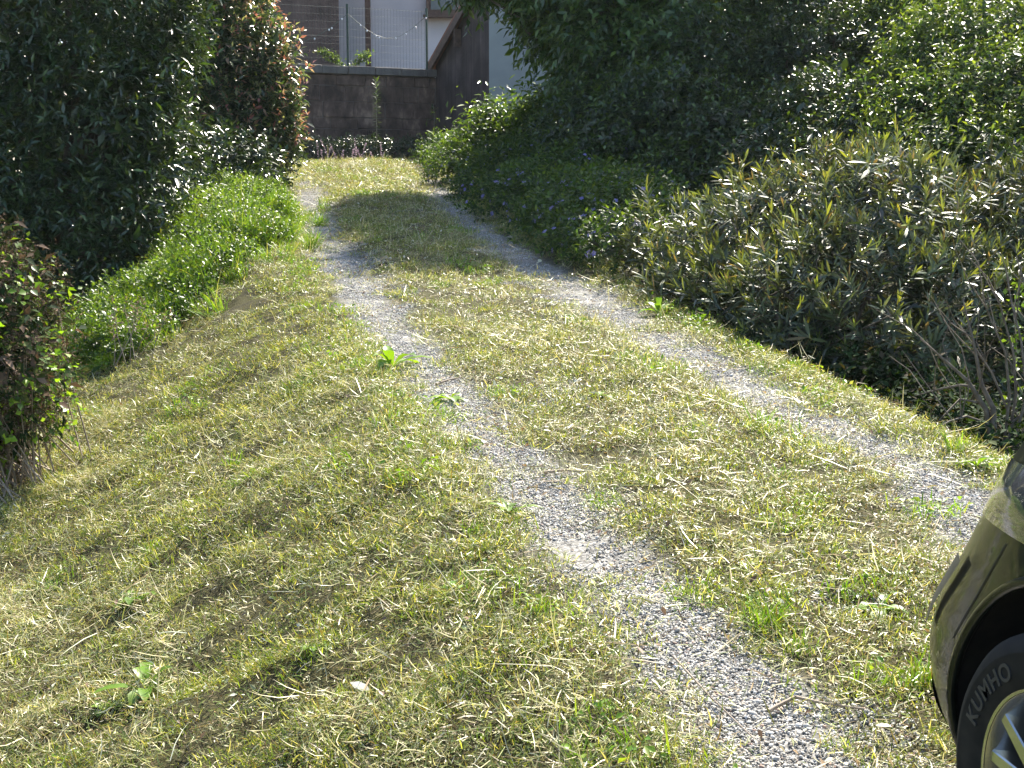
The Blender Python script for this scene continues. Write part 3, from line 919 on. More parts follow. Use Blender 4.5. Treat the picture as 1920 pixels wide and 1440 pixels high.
# --- background trees behind the left shrubs and behind the right hedge
bl = [B_(60, 120, 22, 1.9, 1.4, 1.7), B_(330, 80, 24, 1.3, 1.2, 1.1), B_(-250, 100, 21, 2.0, 1.5, 1.8), B_(200, 150, 23, 1.5, 1.2, 1.4)]
shrub('background_tree', 'dark tree standing behind the left shrubs at the frame edge', 'tree', g_(60, 250, 23), bl,
      [(4200, dict(k=8, T=.35, L=.13, Lvar=.42, ratio=.45, upb=.3, droop=.2, palette=DARKGREEN), dict(rmin=.6, rmax=1.0))], M_LEAF_DARK, .12)

# --- right: broad leaved tree whose drooping branches hang over the shed
BROAD = [(.055, .11, .022, 3), (.08, .14, .028, 3), (.04, .085, .02, 3)]
def C_(x, y, h, rx, ry, rz): return (Vector((x, y, hz(x, y) + h)), rx, ry, rz)
bl = [C_(1.0, 20.4, 4.3, 1.3, 1.3, .8), C_(2.0, 20.4, 5.5, 1.5, 1.4, .9), C_(3.0, 19.2, 5.6, 1.3, 1.2, .8), C_(2.4, 18.8, 6.1, 1.3, 1.1, .7), C_(3.4, 20.5, 4.6, 1.3, 1.2, .9), B_(1130, -10, 20.2, 1.1, 1.1, .9), B_(1000, -75, 20.2, .75, .8, .45), B_(915, -75, 20.2, .45, .5, .35), B_(1112, 60, 19.3, .45, .6, .45), B_(1155, 130, 19.2, .55, .7, .5),
      B_(1215, 90, 19.2, .95, 1.0, .8), B_(1060, -15, 19.6, .45, .6, .35), B_(1150, -120, 20.8, 1.3, 1.3, .8), B_(885, -28, 20, .24, .3, .15), B_(1105, 130, 19.1, .22, .3, .26)]
shrub('broadleaf_tree', 'broadleaf tree with drooping branches hanging in front of the grey shed', 'tree', g_(1190, 330, 19.8), bl,
      [(8800, dict(k=9, T=.34, L=.125, Lvar=.42, ratio=.42, upb=.05, droop=.6, palette=BROAD, tip=LIGHTGREEN, normal_up=.6), dict(rmin=.75, rmax=1.05, lump=.35, ground=False)),
       (900, dict(k=6, T=.3, L=.16, Lvar=.42, ratio=.45, upb=.1, droop=.4, palette=DARKGREEN), dict(rmin=.35, rmax=.7))], M_LEAF, .085)

# --- right: tall mixed hedge shrubs
bl = [B_(1330, 150, 18.2, 1.0, .8, .7), B_(1440, 30, 20.6, 1.2, 1.0, .7), B_(1250, 250, 17.0, .9, .8, .75), B_(1400, 300, 16.3, 1.0, .8, .65), B_(1180, 300, 17.0, .7, .7, .6),
      B_(1320, 20, 20.8, 1.2, 1.0, .7), B_(1120, 260, 18.2, .7, .7, .6), B_(1300, 370, 15.9, .8, .7, .45), B_(1190, 190, 18.6, .8, .8, .65), B_(1430, 180, 17.8, .8, .6, .55), B_(1280, 90, 19.6, .7, .6, .5), B_(1390, 90, 19.4, .7, .6, .5)]
shrub('glossy_hedge_shrub', 'tall dark glossy hedge shrub behind the blue flowered ground cover', 'shrub', g_(1330, 380, 17.6), bl,
      [(8200, dict(k=8, T=.2, L=.062, Lvar=.42, ratio=.5, upb=.35, droop=.2, palette=DARKGREEN, tip=LIGHTGREEN, tipfrac=.3), dict(rmin=.78, rmax=1.03, lump=.3)),  # lighter tips put the sunlit hedge top into the leaf colour
       (1600, dict(k=6, T=.3, L=.12, Lvar=.42, ratio=.5, upb=.2, droop=.2, palette=DARKGREEN), dict(rmin=.4, rmax=.72))], M_LEAF, .08)
bl = [B_(1580, 110, 17.4, .9, .8, .6), B_(1600, 15, 19.4, 1.2, 1.0, .65), B_(1560, 250, 15.6, .9, .8, .6), B_(1660, 275, 15.2, .85, .8, .6), B_(1490, 140, 17.4, .7, .7, .55), B_(1500, 340, 14.9, .9, .7, .5), B_(1680, 150, 16.6, .7, .7, .55), B_(1530, 50, 18.6, .7, .6, .5)]
shrub('dense_hedge_shrub', 'dense small leaved hedge shrub rising above the middle of the oleander', 'shrub', g_(1580, 380, 16.2), bl,
      [(6600, dict(k=8, T=.2, L=.055, Lvar=.42, ratio=.5, upb=.4, droop=.15, palette=DARKGREEN, tip=LIGHTGREEN, tipfrac=.15), dict(rmin=.78, rmax=1.03, lump=.3)),  # tip leaves lightened here too, sunlight carried by their colour
       (1300, dict(k=6, T=.3, L=.12, Lvar=.42, ratio=.5, upb=.2, droop=.2, palette=DARKGREEN), dict(rmin=.4, rmax=.72))], M_LEAF, .07)
bl = [B_(1800, 110, 15.2, .8, .8, .55), B_(1910, 40, 16.6, 1.0, 1.0, .6), B_(1760, 15, 17.2, .9, .9, .55), B_(1900, 210, 14.0, .8, .8, .55), B_(1770, 240, 14.0, .65, .7, .5), B_(2040, 120, 15.2, 1.0, 1.0, .8), B_(1830, 330, 13.2, .8, .7, .45), B_(1980, 310, 13.0, .7, .6, .5)]
shrub('yellow_green_tree', 'light yellow green tree in the upper right corner above the oleander', 'tree', g_(1850, 380, 14.6), bl,
      [(8200, dict(k=9, T=.28, L=.062, Lvar=.42, ratio=.36, upb=.1, droop=.5, palette=MIDGREEN, tip=[(.16, .21, .04, 2), (.11, .16, .033, 2)], tipfrac=.4, normal_up=.6), dict(rmin=.72, rmax=1.05, lump=.35)),
       (1300, dict(k=6, T=.3, L=.12, Lvar=.42, ratio=.5, upb=.2, droop=.3, palette=DARKGREEN), dict(rmin=.35, rmax=.7))], M_LEAF_SOFT, .08)
for lab, pos, bl in (
    ('dark tree behind the broadleaf tree and the shed', (1280, 250, 25), [B_(1250, 110, 24.5, 2.0, 1.4, 1.5), B_(1420, 90, 24, 2.0, 1.4, 1.6)]),
    ('dark tree behind the hedge at the upper right', (1650, 250, 21), [B_(1620, 100, 21, 1.9, 1.3, 1.5), B_(1860, 110, 19.5, 1.8, 1.3, 1.5), B_(2080, 120, 18.5, 1.7, 1.3, 1.5)])):
    shrub('background_tree', lab, 'tree', g_(*pos), bl,
          [(4200, dict(k=8, T=.35, L=.14, Lvar=.42, ratio=.48, upb=.3, droop=.2, palette=DARKGREEN), dict(rmin=.55, rmax=1.0))], M_LEAF_DARK, .12)

# --- shrub with pale lit shoots beside the shed
bl = [B_(965, 275, 21, .45, .5, .4), B_(1030, 258, 20.5, .5, .5, .45), B_(922, 240, 21.2, .2, .25, .25), B_(885, 295, 21, .3, .35, .2), B_(1070, 240, 20.2, .55, .5, .45)]
shrub('leafy_shrub', 'leafy shrub with bright arching shoots in front of the streaked shed', 'shrub', g_(965, 300, 21), bl,
      [(2300, dict(k=7, T=.24, L=.085, Lvar=.35, ratio=.42, upb=.4, droop=.35, palette=MIDGREEN, tip=LIGHTGREEN, tipfrac=.3), dict(rmin=.7, rmax=1.05, lump=.35)),
       (300, dict(k=8, T=.5, L=.11, Lvar=.42, ratio=.35, upb=.8, droop=.45, palette=LIGHTGREEN), dict(rmin=.85, rmax=1.1))], M_LEAF_SOFT, .04)

# --- periwinkle ground cover along the right of the drive
def cover(name, label, blobs, n, kw, mat, flowers=None, sh=None):
    P, O = crown_points(blobs, n, **(sh or dict(rmin=.75, rmax=1.05, lump=.3)))
    parts = [sprays(P, O, **kw)]
    if flowers:
        m, size, pal = flowers
        P, O = crown_points(blobs, m, 1.0, 1.1, .3)
        fl = []
        for j in range(5):
            a = j * 2 * np.pi / 5
            nn = unit(O + np.array([0, -.5, .3])); s = unit(np.cross(nn, UP + rng.normal(size=P.shape) * .2)); t = np.cross(nn, s)
            fl.append(leaves(P, s * np.cos(a) + t * np.sin(a), nn, size, size * .9, pick_col(m, pal, .12), 'diamond', .0))
        parts += fl
    V, F, C = merge(parts)
    return tag(link(name, np_mesh(name, V, F, C), mat), label, None, kind='stuff')
vb = []
for u, v, Y, r, h in [(860, 300, 22.5, .55, .45), (900, 320, 20.5, .7, .5), (850, 285, 24, .5, .45), (960, 345, 18.2, .7, .5), (1010, 330, 19, .8, .6), (930, 355, 17.6, .45, .35), (1010, 390, 15.6, .65, .42),
                      (1060, 360, 16.6, .8, .55), (1090, 420, 14.0, .65, .42), (1130, 400, 14.8, .8, .5), (1060, 432, 13.4, .38, .3), (1110, 468, 12.2, .42, .3), (1170, 440, 13, .7, .5), (1180, 480, 11.6, .45, .35),
                      (1050, 300, 18.8, .7, .6), (1120, 340, 17, .8, .6), (835, 290, 25.3, .4, .4)]:
    p = at(u, v, Y); p.z = hz(p.x, p.y) + h * .3
    vb.append((p, r, r, h * .8))
cover('periwinkle_ground_cover', 'low periwinkle ground cover with blue flowers along the right edge of the drive', vb, 6500,
      dict(k=7, T=.16, L=.052, Lvar=.42, ratio=.5, upb=.55, droop=.15, palette=MIDGREEN, tip=LIGHTGREEN, tipfrac=.15), M_COVER, (520, .028, [(.24, .22, .60, 3), (.34, .30, .66, 2)]))

# --- left: green mound of ivy and grass at the edge of the mown bank
mb = []
for u, v, Y, r, h in [(425, 365, 16.5, .55, .42), (460, 400, 14.8, .5, .45), (400, 420, 14.2, .5, .5), (490, 440, 13.2, .32, .32), (425, 470, 12.8, .45, .42), (355, 480, 12.6, .45, .45),
                      (300, 530, 11.4, .6, .4), (370, 520, 11.6, .45, .32), (240, 570, 10.6, .5, .34), (480, 350, 17.2, .35, .3), (380, 400, 15.2, .4, .5), (200, 560, 10.9, .4, .4), (440, 340, 18, .5, .35), (430, 440, 13.7, .45, .4), (470, 452, 13.0, .33, .3), (385, 460, 13.2, .45, .42), (400, 500, 12.0, .4, .34), (310, 500, 11.9, .45, .4)]:
    p = at(u, v, Y); p.z = hz(p.x, p.y) + h * .2
    mb.append((p, r * .85, r * .9, h * .62))
cover('ivy_mound', 'lush green mound of ivy and weeds on the left bank edge', mb, 6500,
      dict(k=7, T=.11, L=.032, Lvar=.4, ratio=.6, upb=.5, droop=.2, palette=MIDGREEN + LIGHTGREEN + MIDGREEN, tip=[(.15, .23, .04, 2), (.11, .18, .03, 1)], tipfrac=.25), M_LEAF_SOFT,
      (14, .03, [(.75, .60, .05, 1)]))
# tall grass growing through and around the mound
P, O = crown_points(mb, 950, .75, 1.0, .2)
pts = P[:, :2]
pts2 = _edge[rng.integers(0, 6, 150)][:, :2] + rng.normal(size=(150, 2)) * [.3, .8] + [-.3, 0]
so = scatter('tall_grass', pts2, C_TALL, 6, .45, 1.0, 'tall green grass fringing the ivy mound on the left')
me = so.data
V = np.zeros(len(me.vertices) * 3, np.float32)
me2 = scatter('mound_grass', pts, C_TALL, 6, .5, 1.0, 'green grass blades sticking out of the ivy mound')
V = P.astype(np.float32).copy(); V[:, 2] -= .08
me2.data.vertices.foreach_set('co', V.ravel())

# --- left edge: dried shrub with ivy
def dried_shrub():
    base = g_(30, 760, 7.6)
    bl = [B_(-52, 562, 7.6, .36, .4, .28), B_(18, 632, 7.5, .24, .3, .24), B_(-142, 622, 7.6, .5, .4, .45), B_(-32, 697, 7.3, .33, .35, .24), B_(63, 717, 7.3, .14, .2, .1), B_(-82, 482, 7.8, .28, .3, .16)]
    bl += [B_(-20, 780, 7.5, .34, .35, .2), B_(30, 760, 7.5, .2, .25, .14)]
    root = empty('dried_shrub', base, 'brown dried shrub overgrown with green ivy at the left edge', 'shrub')
    P, O = crown_points(bl, 2600, .8, 1.12, .45)
    dry = [(.12, .085, .06, 3), (.18, .125, .09, 2), (.08, .065, .04, 2), (.07, .09, .03, 3)]
    V, F, C = merge([sprays(P, O, 11, .13, .020, .4, .32, .6, .0, dry)])
    link('dry_flower_heads', np_mesh('dry_flower_heads', V, F, C), M_DRY, root)
    P, O = crown_points(bl, 330, .75, 1.08, .35)
    V, F, C = merge([sprays(P, O, 5, .16, .042, .4, .85, .3, .25, [(.13, .24, .02, 3), (.20, .30, .03, 2), (.06, .12, .02, 2)])])
    link('ivy', np_mesh('ivy', V, F, C), M_LEAF_SOFT, root)
    P, O = crown_points(bl, 700, .3, .75, .3)
    V, F, C = merge([sprays(P, O, 7, .2, .07, .35, .5, .3, .25, dry + DARKGREEN)])
    link('inner_leaves', np_mesh('inner_leaves', V, F, C), M_DRY, root)
    items = []
    P, O = crown_points(bl, 110, .8, 1.1, .3)
    for e in P:
        b = np.array(base) + rng.normal(size=3) * [.18, .15, 0]
        items.append(([b, b * .5 + e * .5 + rng.normal(size=3) * .05, e], [.006, .004, .0015]))
    link('stems', tubes_mesh('stems', items, sides=4), M_TWIG, root)
dried_shrub()

# --- right: dark undergrowth in the dip below the oleander
ub = []
for y in np.arange(5.6, 11.2, .42):
    for off in (1.08, 1.45):
        x = float(XR(y)) + off + rng.normal() * .06
        ub.append((Vector((x, y, hz(x, y) + .06)), .34, .3, .16 + .06 * rng.random()))
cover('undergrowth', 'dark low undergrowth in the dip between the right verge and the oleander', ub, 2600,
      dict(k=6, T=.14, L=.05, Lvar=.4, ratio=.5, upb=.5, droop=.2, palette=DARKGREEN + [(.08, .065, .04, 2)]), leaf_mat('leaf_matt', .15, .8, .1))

# --- right: oleander
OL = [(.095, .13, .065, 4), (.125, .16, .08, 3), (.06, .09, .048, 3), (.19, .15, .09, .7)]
OLTIP = [(.26, .31, .06, 3), (.19, .25, .05, 3), (.32, .31, .08, 1)]  # yellow green shoot tips, brightened with the crown greens to add painted sunlight

def oleander(name, label, base, blobs, n, stems=70):
    root = empty(name, base, label, 'shrub')
    P, O = crown_points(blobs, n, .72, 1.02, .3)
    m = len(P); k = 26
    A = unit(O * .7 + UP * .6 + rng.normal(size=(m, 3)) * .42)
    T = (.13 + .32 * rng.random((m, 1)) ** 1.5)
    t = (np.arange(k) + rng.random((m, k)) * .6) / k
    start = P - A * T * .6
    pos = start[:, None] + A[:, None] * (T[:, None] * t[..., None])
    ref = unit(np.cross(A, rng.normal(size=(m, 3)))); ref2 = np.cross(A, ref)
    ph = np.floor(np.arange(k) / 3)[None] * .52 + (np.arange(k) % 3)[None] * 2.094 + rng.random((m, 1)) * 6.28
    perp = ref[:, None] * np.cos(ph)[..., None] + ref2[:, None] * np.sin(ph)[..., None]
    open_ = (1.25 - 1.0 * t)[..., None]         # lower leaves spread, tip leaves upright
    D = unit(A[:, None] * (1.15 - open_ * .6) + perp * open_ + rng.normal(size=(m, k, 3)) * .14)
    N = unit(A[:, None] * 1.0 - perp * .35 + rng.normal(size=(m, k, 3)) * .2)
    L = (.125 - .055 * t ** 2) * (.75 + .5 * rng.random((m, k))) * (.6 + .6 * rng.random((m, 1))) * np.where(rng.random((m, k)) < .22, .25, 1)
    C = pick_col(m * k, OL, .2).reshape(m, k, 3)
    tipc = pick_col(m * k, OLTIP, .15).reshape(m, k, 3)
    C = C * (.65 + .7 * rng.random((m, 1, 1)))
    C = np.where(((t > .74) & (rng.random((m, 1)) < .5))[..., None], tipc, C)
    f = lambda a: a.reshape(-1, 3)
    V, F, Cc = leaves(f(pos), f(D), f(N), L.ravel(), L.ravel() * .15, f(C), 'lance', .10)
    link('crown', np_mesh('crown', V, F, Cc), M_OLEANDER, root)
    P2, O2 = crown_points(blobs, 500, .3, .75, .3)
    V, F, Cc = merge([sprays(P2, O2, 8, .3, .12, .3, .2, .5, .3, [(.03, .045, .02, 2), (.05, .05, .03, 1)], 'diamond')])  # shade inside the bush put into the darker colour of these leaves
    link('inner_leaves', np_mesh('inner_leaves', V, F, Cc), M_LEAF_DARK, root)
    items = []
    for e in P[rng.choice(m, min(stems, m), replace=False)]:
        b = np.array(base) + rng.normal(size=3) * [.35, .25, 0]
        b[2] = hz(b[0], b[1]) - .05
        items.append(([b, b * .55 + e * .45 + rng.normal(size=3) * .08, e], [.016, .011, .005]))
    link('stems', tubes_mesh('stems', items, sides=5), M_BARK, root, True)
    return root

ob = [B_(1640, 448, 9.6, .62, .7, .62), B_(1480, 458, 10.1, .6, .7, .55), B_(1350, 498, 10.6, .6, .6, .52), B_(1240, 518, 11.0, .42, .5, .40), B_(1560, 570, 9.0, .7, .6, .55), B_(1420, 580, 9.6, .55, .55, .42),
      B_(1300, 570, 10.1, .42, .45, .33), B_(1750, 508, 9.2, .6, .6, .6), B_(1690, 630, 8.5, .6, .55, .45), B_(1560, 368, 10.2, .42, .5, .40), B_(1680, 368, 9.9, .42, .5, .42), B_(1820, 610, 8.6, .55, .5, .5), B_(1215, 448, 11.2, .2, .25, .3), B_(1540, 660, 8.9, .4, .4, .25), B_(1400, 388, 10.5, .28, .3, .3)]
oleander('oleander_shrub', 'big oleander with narrow leaves and yellow green tips beside the right track', g_(1560, 700, 9.4), ob, 1250, 110)
ob2 = [B_(1930, 440, 9.6, .5, .5, .5), B_(1960, 580, 9.0, .5, .5, .6), B_(2050, 430, 9.8, .7, .6, .7), B_(1900, 380, 10, .25, .3, .28)]
oleander('oleander_shrub', 'smaller oleander cut by the right frame edge behind the bare twigs', g_(1990, 650, 9.5), ob2, 330, 40)

# --- right: bare branched shrub in front of the oleander
def bare_shrub():
    b0 = at(1872, 822, 6.7); b0.z = hz(b0.x, b0.y)
    root = empty('bare_shrub', b0, 'bare twiggy shrub with grey brown stems behind the car', 'shrub')
    Y0 = b0.y
    mains = [[(1870, 815), (1850, 770), (1815, 715), (1772, 676), (1725, 635)], [(1872, 815), (1862, 765), (1840, 720), (1825, 640), (1805, 560)],
             [(1880, 815), (1890, 770), (1860, 700), (1830, 655), (1800, 610)], [(1880, 815), (1893, 740), (1885, 660), (1858, 600), (1838, 545)],
             [(1885, 815), (1905, 740), (1900, 660), (1880, 590), (1862, 520)], [(1890, 815), (1925, 740), (1915, 640), (1895, 560), (1885, 500)],
             [(1885, 812), (1945, 750), (1950, 660), (1930, 560), (1905, 480)], [(1862, 780), (1835, 755), (1800, 748), (1755, 795), (1745, 800)],
             [(1828, 725), (1800, 722), (1770, 728), (1740, 735), (1718, 742)], [(1870, 815), (1900, 790), (1960, 740), (2000, 700), (2030, 600)],
             [(1866, 800), (1840, 790), (1812, 780), (1780, 790), (1756, 805)]]
    for i, path in enumerate(mains):
        n = len(path)
        pp = [(Vector((b0.x + (u - 1872) * .002, Y0, b0.z - .03)) if (j == 0 and v > 800) else at(u, v, Y0 + .12 * math.sin(i * 1.7) * j / n + .1 * j / n * rng.normal())) for j, (u, v) in enumerate(path)]
        r = (.018 if i < 2 else .008)
        rr = list(np.linspace(r, .0028, n))
        br = link('branch', tubes_mesh('branch', [(pp, rr)], sides=6), M_BRANCH, root, True)
        items = []
        for k in range(3):
            j = rng.integers(1, n - 1); f = rng.random()
            s = pp[j].lerp(pp[j + 1] if j + 1 < n else pp[j], f)
            dirv = Vector((rng.normal() * .5 - .25, rng.normal() * .4, .7 + .5 * rng.random())).normalized()
            l = .16 + .3 * rng.random()
            items.append(([s, s + dirv * l * .5 + Vector(rng.normal(size=3) * .015), s + dirv * l + Vector(rng.normal(size=3) * .03)], [.0035, .0025, .0012]))
        tag(link('twigs', tubes_mesh('twigs', items, sides=4), M_BRANCH, br), kind='stuff')
bare_shrub()

def vine():
    b = on_ground(1905, 830)
    path = [at(u, v, 7.0) for u, v in [(1908, 830), (1906, 760), (1903, 700), (1906, 640), (1900, 580), (1915, 520)]]
    root = empty('climbing_vine', path[0], 'thin climbing vine with pale lit leaves at the right edge', 'vine')
    link('stem', tubes_mesh('stem', [(path, .003)], sides=4), M_TWIG, root)
    P = np.array([path[i].lerp(path[i + 1], f)[:] for i in range(5) for f in rng.random(6)])
    V, F, C = merge([sprays(P, rand_dirs(len(P)), 3, .06, .035, .3, .7, .2, .2, LIGHTGREEN)])
    link('foliage', np_mesh('foliage', V, F, C), M_LEAF_SOFT, root)
vine()

# --- plants at the foot of the wall
bl = []
for u in range(545, 830, 38):
    p = at(u, 285, 31.0 + (u - 680) * .004); p.z = hz(p.x, p.y) + .16; bl.append((p, .36, .3, .26 + .08 * rng.random()))
cover('wall_foot_weeds', 'dark strip of low weeds growing along the foot of the wall', bl, 1700,
      dict(k=7, T=.16, L=.06, Lvar=.42, ratio=.4, upb=.6, droop=.1, palette=DARKGREEN), M_LEAF_DARK)

def flower_stalks(u0, u1, Y, n, label):
    a = at((u0 + u1) / 2, 285, Y); base = (a.x, a.y, hz(a.x, a.y))
    root = empty('flowering_sage', base, label, 'plant', 'sage plants below the wall')
    items = []; P = []
    for i in range(n):
        u = u0 + (u1 - u0) * (i + .5 + rng.normal() * .25) / n
        p = at(u + rng.normal() * 5, 285, Y - .3 + .6 * rng.random()); b = Vector((p.x, p.y, hz(p.x, p.y)))
        h = .2 + .34 * rng.random(); t = b + Vector((rng.normal() * .09, rng.normal() * .05, h))
        items.append(([b, b.lerp(t, .5) + Vector((rng.normal() * .01, 0, 0)), t], .004))
        for f in np.linspace(.35, 1, 9): P += [b.lerp(t, f)[:]] * 3
    tag(link('stems', tubes_mesh('stems', items, sides=4), M_TWIG, root), kind='stuff')
    P = np.array(P); n_ = len(P)
    V, F, C = leaves(P, rand_dirs(n_) + UP * .5, rand_dirs(n_) + UP, .035, .02, pick_col(n_, [(.50, .36, .44, 3), (.42, .30, .42, 2), (.6, .5, .55, 1)], .15))
    link('blossom', np_mesh('blossom', V, F, C), M_PETAL, root)
flower_stalks(597, 632, 30.0, 5, 'left clump of pale pink flower spikes at the foot of the wall')
flower_stalks(632, 680, 29.8, 8, 'middle and thickest clump of pink flower spikes below the wall')
flower_stalks(688, 728, 30.2, 3, 'sparse right clump of pale flower spikes below the wall')

def tall_weed(u, vtop, Y, label, name='tall_weed', k=90, lean=0.0, L=.13):
    p = at(u, 285, Y); b = Vector((p.x, p.y, hz(p.x, p.y))); t = at(u + lean, vtop, Y)
    root = empty(name, b, label, 'plant')
    link('stem', tubes_mesh('stem', [([b, b.lerp(t, .5), t], [.014, .01, .005])], sides=6), M_TWIG, root)
    f = np.linspace(.25, 1, k); P = np.array([b.lerp(t, x)[:] for x in f])
    a = np.arange(k) * 2.4; el = .15 + .9 * f ** 4
    D = np.stack([np.cos(a) * np.cos(el), np.sin(a) * np.cos(el), np.sin(el)], -1)
    C = pick_col(k, MIDGREEN, .15); C[f > .9] = pick_col((f > .9).sum(), LIGHTGREEN, .1)  # lighter greens at the top put its sunlit tip into the colour
    V, F, C = leaves(P, D, UP + rng.normal(size=(k, 3)) * .2, L, L * .2, C, 'lance', .25)
    link('foliage', np_mesh('foliage', V, F, C), M_LEAF_SOFT, root)
tall_weed(706, 150, 30.9, 'tall single stemmed weed with feathery leaves against the dark wall')

def sprig(pts, Y, label, name, nl, L, pal):
    path = [at(u, v, Y) for u, v in pts]
    root = empty(name, path[0], label, 'plant')
    link('stem', tubes_mesh('stem', [(path, [.008] * (len(path) - 1) + [.003])], sides=5), M_TWIG, root)
    P = np.array([path[i].lerp(path[i + 1], f)[:] for i in range(len(path) - 1) for f in rng.random(nl)])
    V, F, C = merge([sprays(P, rand_dirs(len(P)) + UP * .3, 5, .14, L, .3, .55, .3, .2, pal)])
    link('foliage', np_mesh('foliage', V, F, C), M_LEAF_SOFT, root)
sprig([(812, 285), (813, 250), (815, 215), (812, 195)], 31.6, 'thin straggling climber in the corner between wall and shed', 'climber', 9, .05, MIDGREEN + [(.2, .15, .08, 2)])
sprig([(640, 125), (626, 112), (615, 104), (600, 100)], 33.2, 'bushy plant just behind the fence in front of the brown wall', 'fence_plant', 26, .075, LIGHTGREEN)
sprig([(665, 127), (672, 116), (684, 107), (692, 102)], 33.4, 'small bushy plant behind the fence in front of the porch post', 'fence_plant', 22, .07, LIGHTGREEN)
# leggy dried weeds left of the mound
def dried_weeds(u, v, Y, n, h, label):
    p = at(u, v, Y); b = Vector((p.x, p.y, hz(p.x, p.y)))
    root = empty('dried_weed', b, label, 'weed')
    items = []; P = []
    for i in range(n):
        s = b + Vector((rng.normal() * .12, rng.normal() * .1, 0)); t = s + Vector((rng.normal() * .12, rng.normal() * .08, h * (.7 + .5 * rng.random())))
        items.append(([s, s.lerp(t, .5) + Vector((rng.normal() * .02, 0, 0)), t], [.004, .003, .0015]))
        P += [s.lerp(t, f)[:] for f in (.6, .7, .8, .9, 1, 1)]
    tag(link('stems', tubes_mesh('stems', items, sides=4), M_TWIG, root), kind='stuff')
    P = np.array(P)
    V, F, C = merge([sprays(P, rand_dirs(len(P)) + UP, 4, .06, .03, .4, .35, .5, 0, [(.22, .16, .13, 2), (.30, .24, .18, 1)])])
    tag(link('seed_heads', np_mesh('seed_heads', V, F, C), M_DRY, root), kind='stuff')
dried_weeds(312, 350, 15.6, 16, .75, 'tall dried seed stalks standing between the evergreen and the ivy mound')
dried_weeds(235, 640, 10.0, 9, .4, 'short dried stalks at the lower left foot of the ivy mound')
dried_weeds(1800, 700, 7.6, 8, .35, 'dry stalks on the right verge under the bare shrub')

# ------------------------------------------------------------------ single weeds, tufts, leaves and sticks on the mown ground
def rosette(u, v, n, L, W, label, pal, up=.5, name='broadleaf_weed', cat='weed'):
    b = on_ground(u, v)
    root = empty(name, b, label, cat, 'single weeds on the drive and the bank')
    for i in range(n):
        a = i * 2.4 + rng.normal() * .3; el = up + rng.normal() * .22
        l = 1.3 * L * (.7 + .5 * rng.random())
        D = np.array([math.cos(a) * math.cos(el), math.sin(a) * math.cos(el), math.sin(el)])
        S = np.array([-math.sin(a), math.cos(a), 0]); U = np.cross(D, S) * -1
        U = np.cross(S, D); U = U if U[2] > 0 else -U
        bend = .35 + .4 * rng.random()
        V = []
        for t, w in ((0, .12), (.2, .45), (.45, .95), (.7, 1.0), (.88, .6)):
            c = np.array(b[:]) + D * l * t - np.array([0, 0, 1]) * bend * l * t ** 2.2 + np.array([0, 0, .006])
            ww = W * 1.2 * w * .5 * (1 + .15 * rng.normal())
            V += [c - S * ww + U * ww * .35, c - U * 0, c + S * ww + U * ww * .35]
        V.append(np.array(b[:]) + D * l - np.array([0, 0, 1]) * bend * l + np.array([0, 0, .006]))
        q = []
        for j in range(4):
            q += [[j * 3, j * 3 + 1, j * 3 + 4, j * 3 + 3], [j * 3 + 1, j * 3 + 2, j * 3 + 5, j * 3 + 4]]
        tr = [[12, 13, 15], [13, 14, 15]]
        me = np_mesh('leaf', np.array(V), [np.array(q), np.array(tr)], np.tile(pick_col(1, pal, .15), (16, 1)))
        link('leaf', me, M_LEAF_SOFT, root, True)
WEED = [(.15, .27, .025, 3), (.20, .32, .035, 2), (.11, .20, .02, 1)]
for a in ((275, 1300, 9, .15, .038, 'upright bright green dandelion rosette on the lower left bank', WEED, .75),
          (195, 1340, 6, .07, .035, 'small yellow green round leaved weed left of the dandelion rosette', WEED, .5),
          (735, 692, 8, .20, .05, 'dark green dock plant at the left edge of the left track', WEED, .8),
          (1650, 1150, 10, .09, .028, 'bright green rosette on the centre strip near the car bumper', WEED, .45),
          (955, 965, 8, .10, .03, 'green weed at the left edge of the left track halfway down', WEED, .7),
          (845, 752, 8, .10, .035, 'leafy weed on the left verge beside the short dark twig', WEED, .5),
          (1310, 615, 7, .12, .035, 'small leafy weed at the foot of the oleander by the right track', WEED, .8),
          (1235, 590, 9, .15, .04, 'cluster of lit weed leaves under the left end of the oleander', WEED, .8),
          (1130, 745, 8, .08, .025, 'low green rosette on the centre strip between the tracks', WEED, .4),
          (250, 1130, 9, .10, .03, 'dark tufted weed in the shaded hollow of the left bank', WEED, .6),
          (1830, 880, 9, .10, .028, 'sunlit weed on the right verge just above the car bonnet', WEED, .6),
          (590, 1225, 6, .05, .03, 'tiny round leaved weed low on the left bank', WEED, .5)):
    rosette(*a)

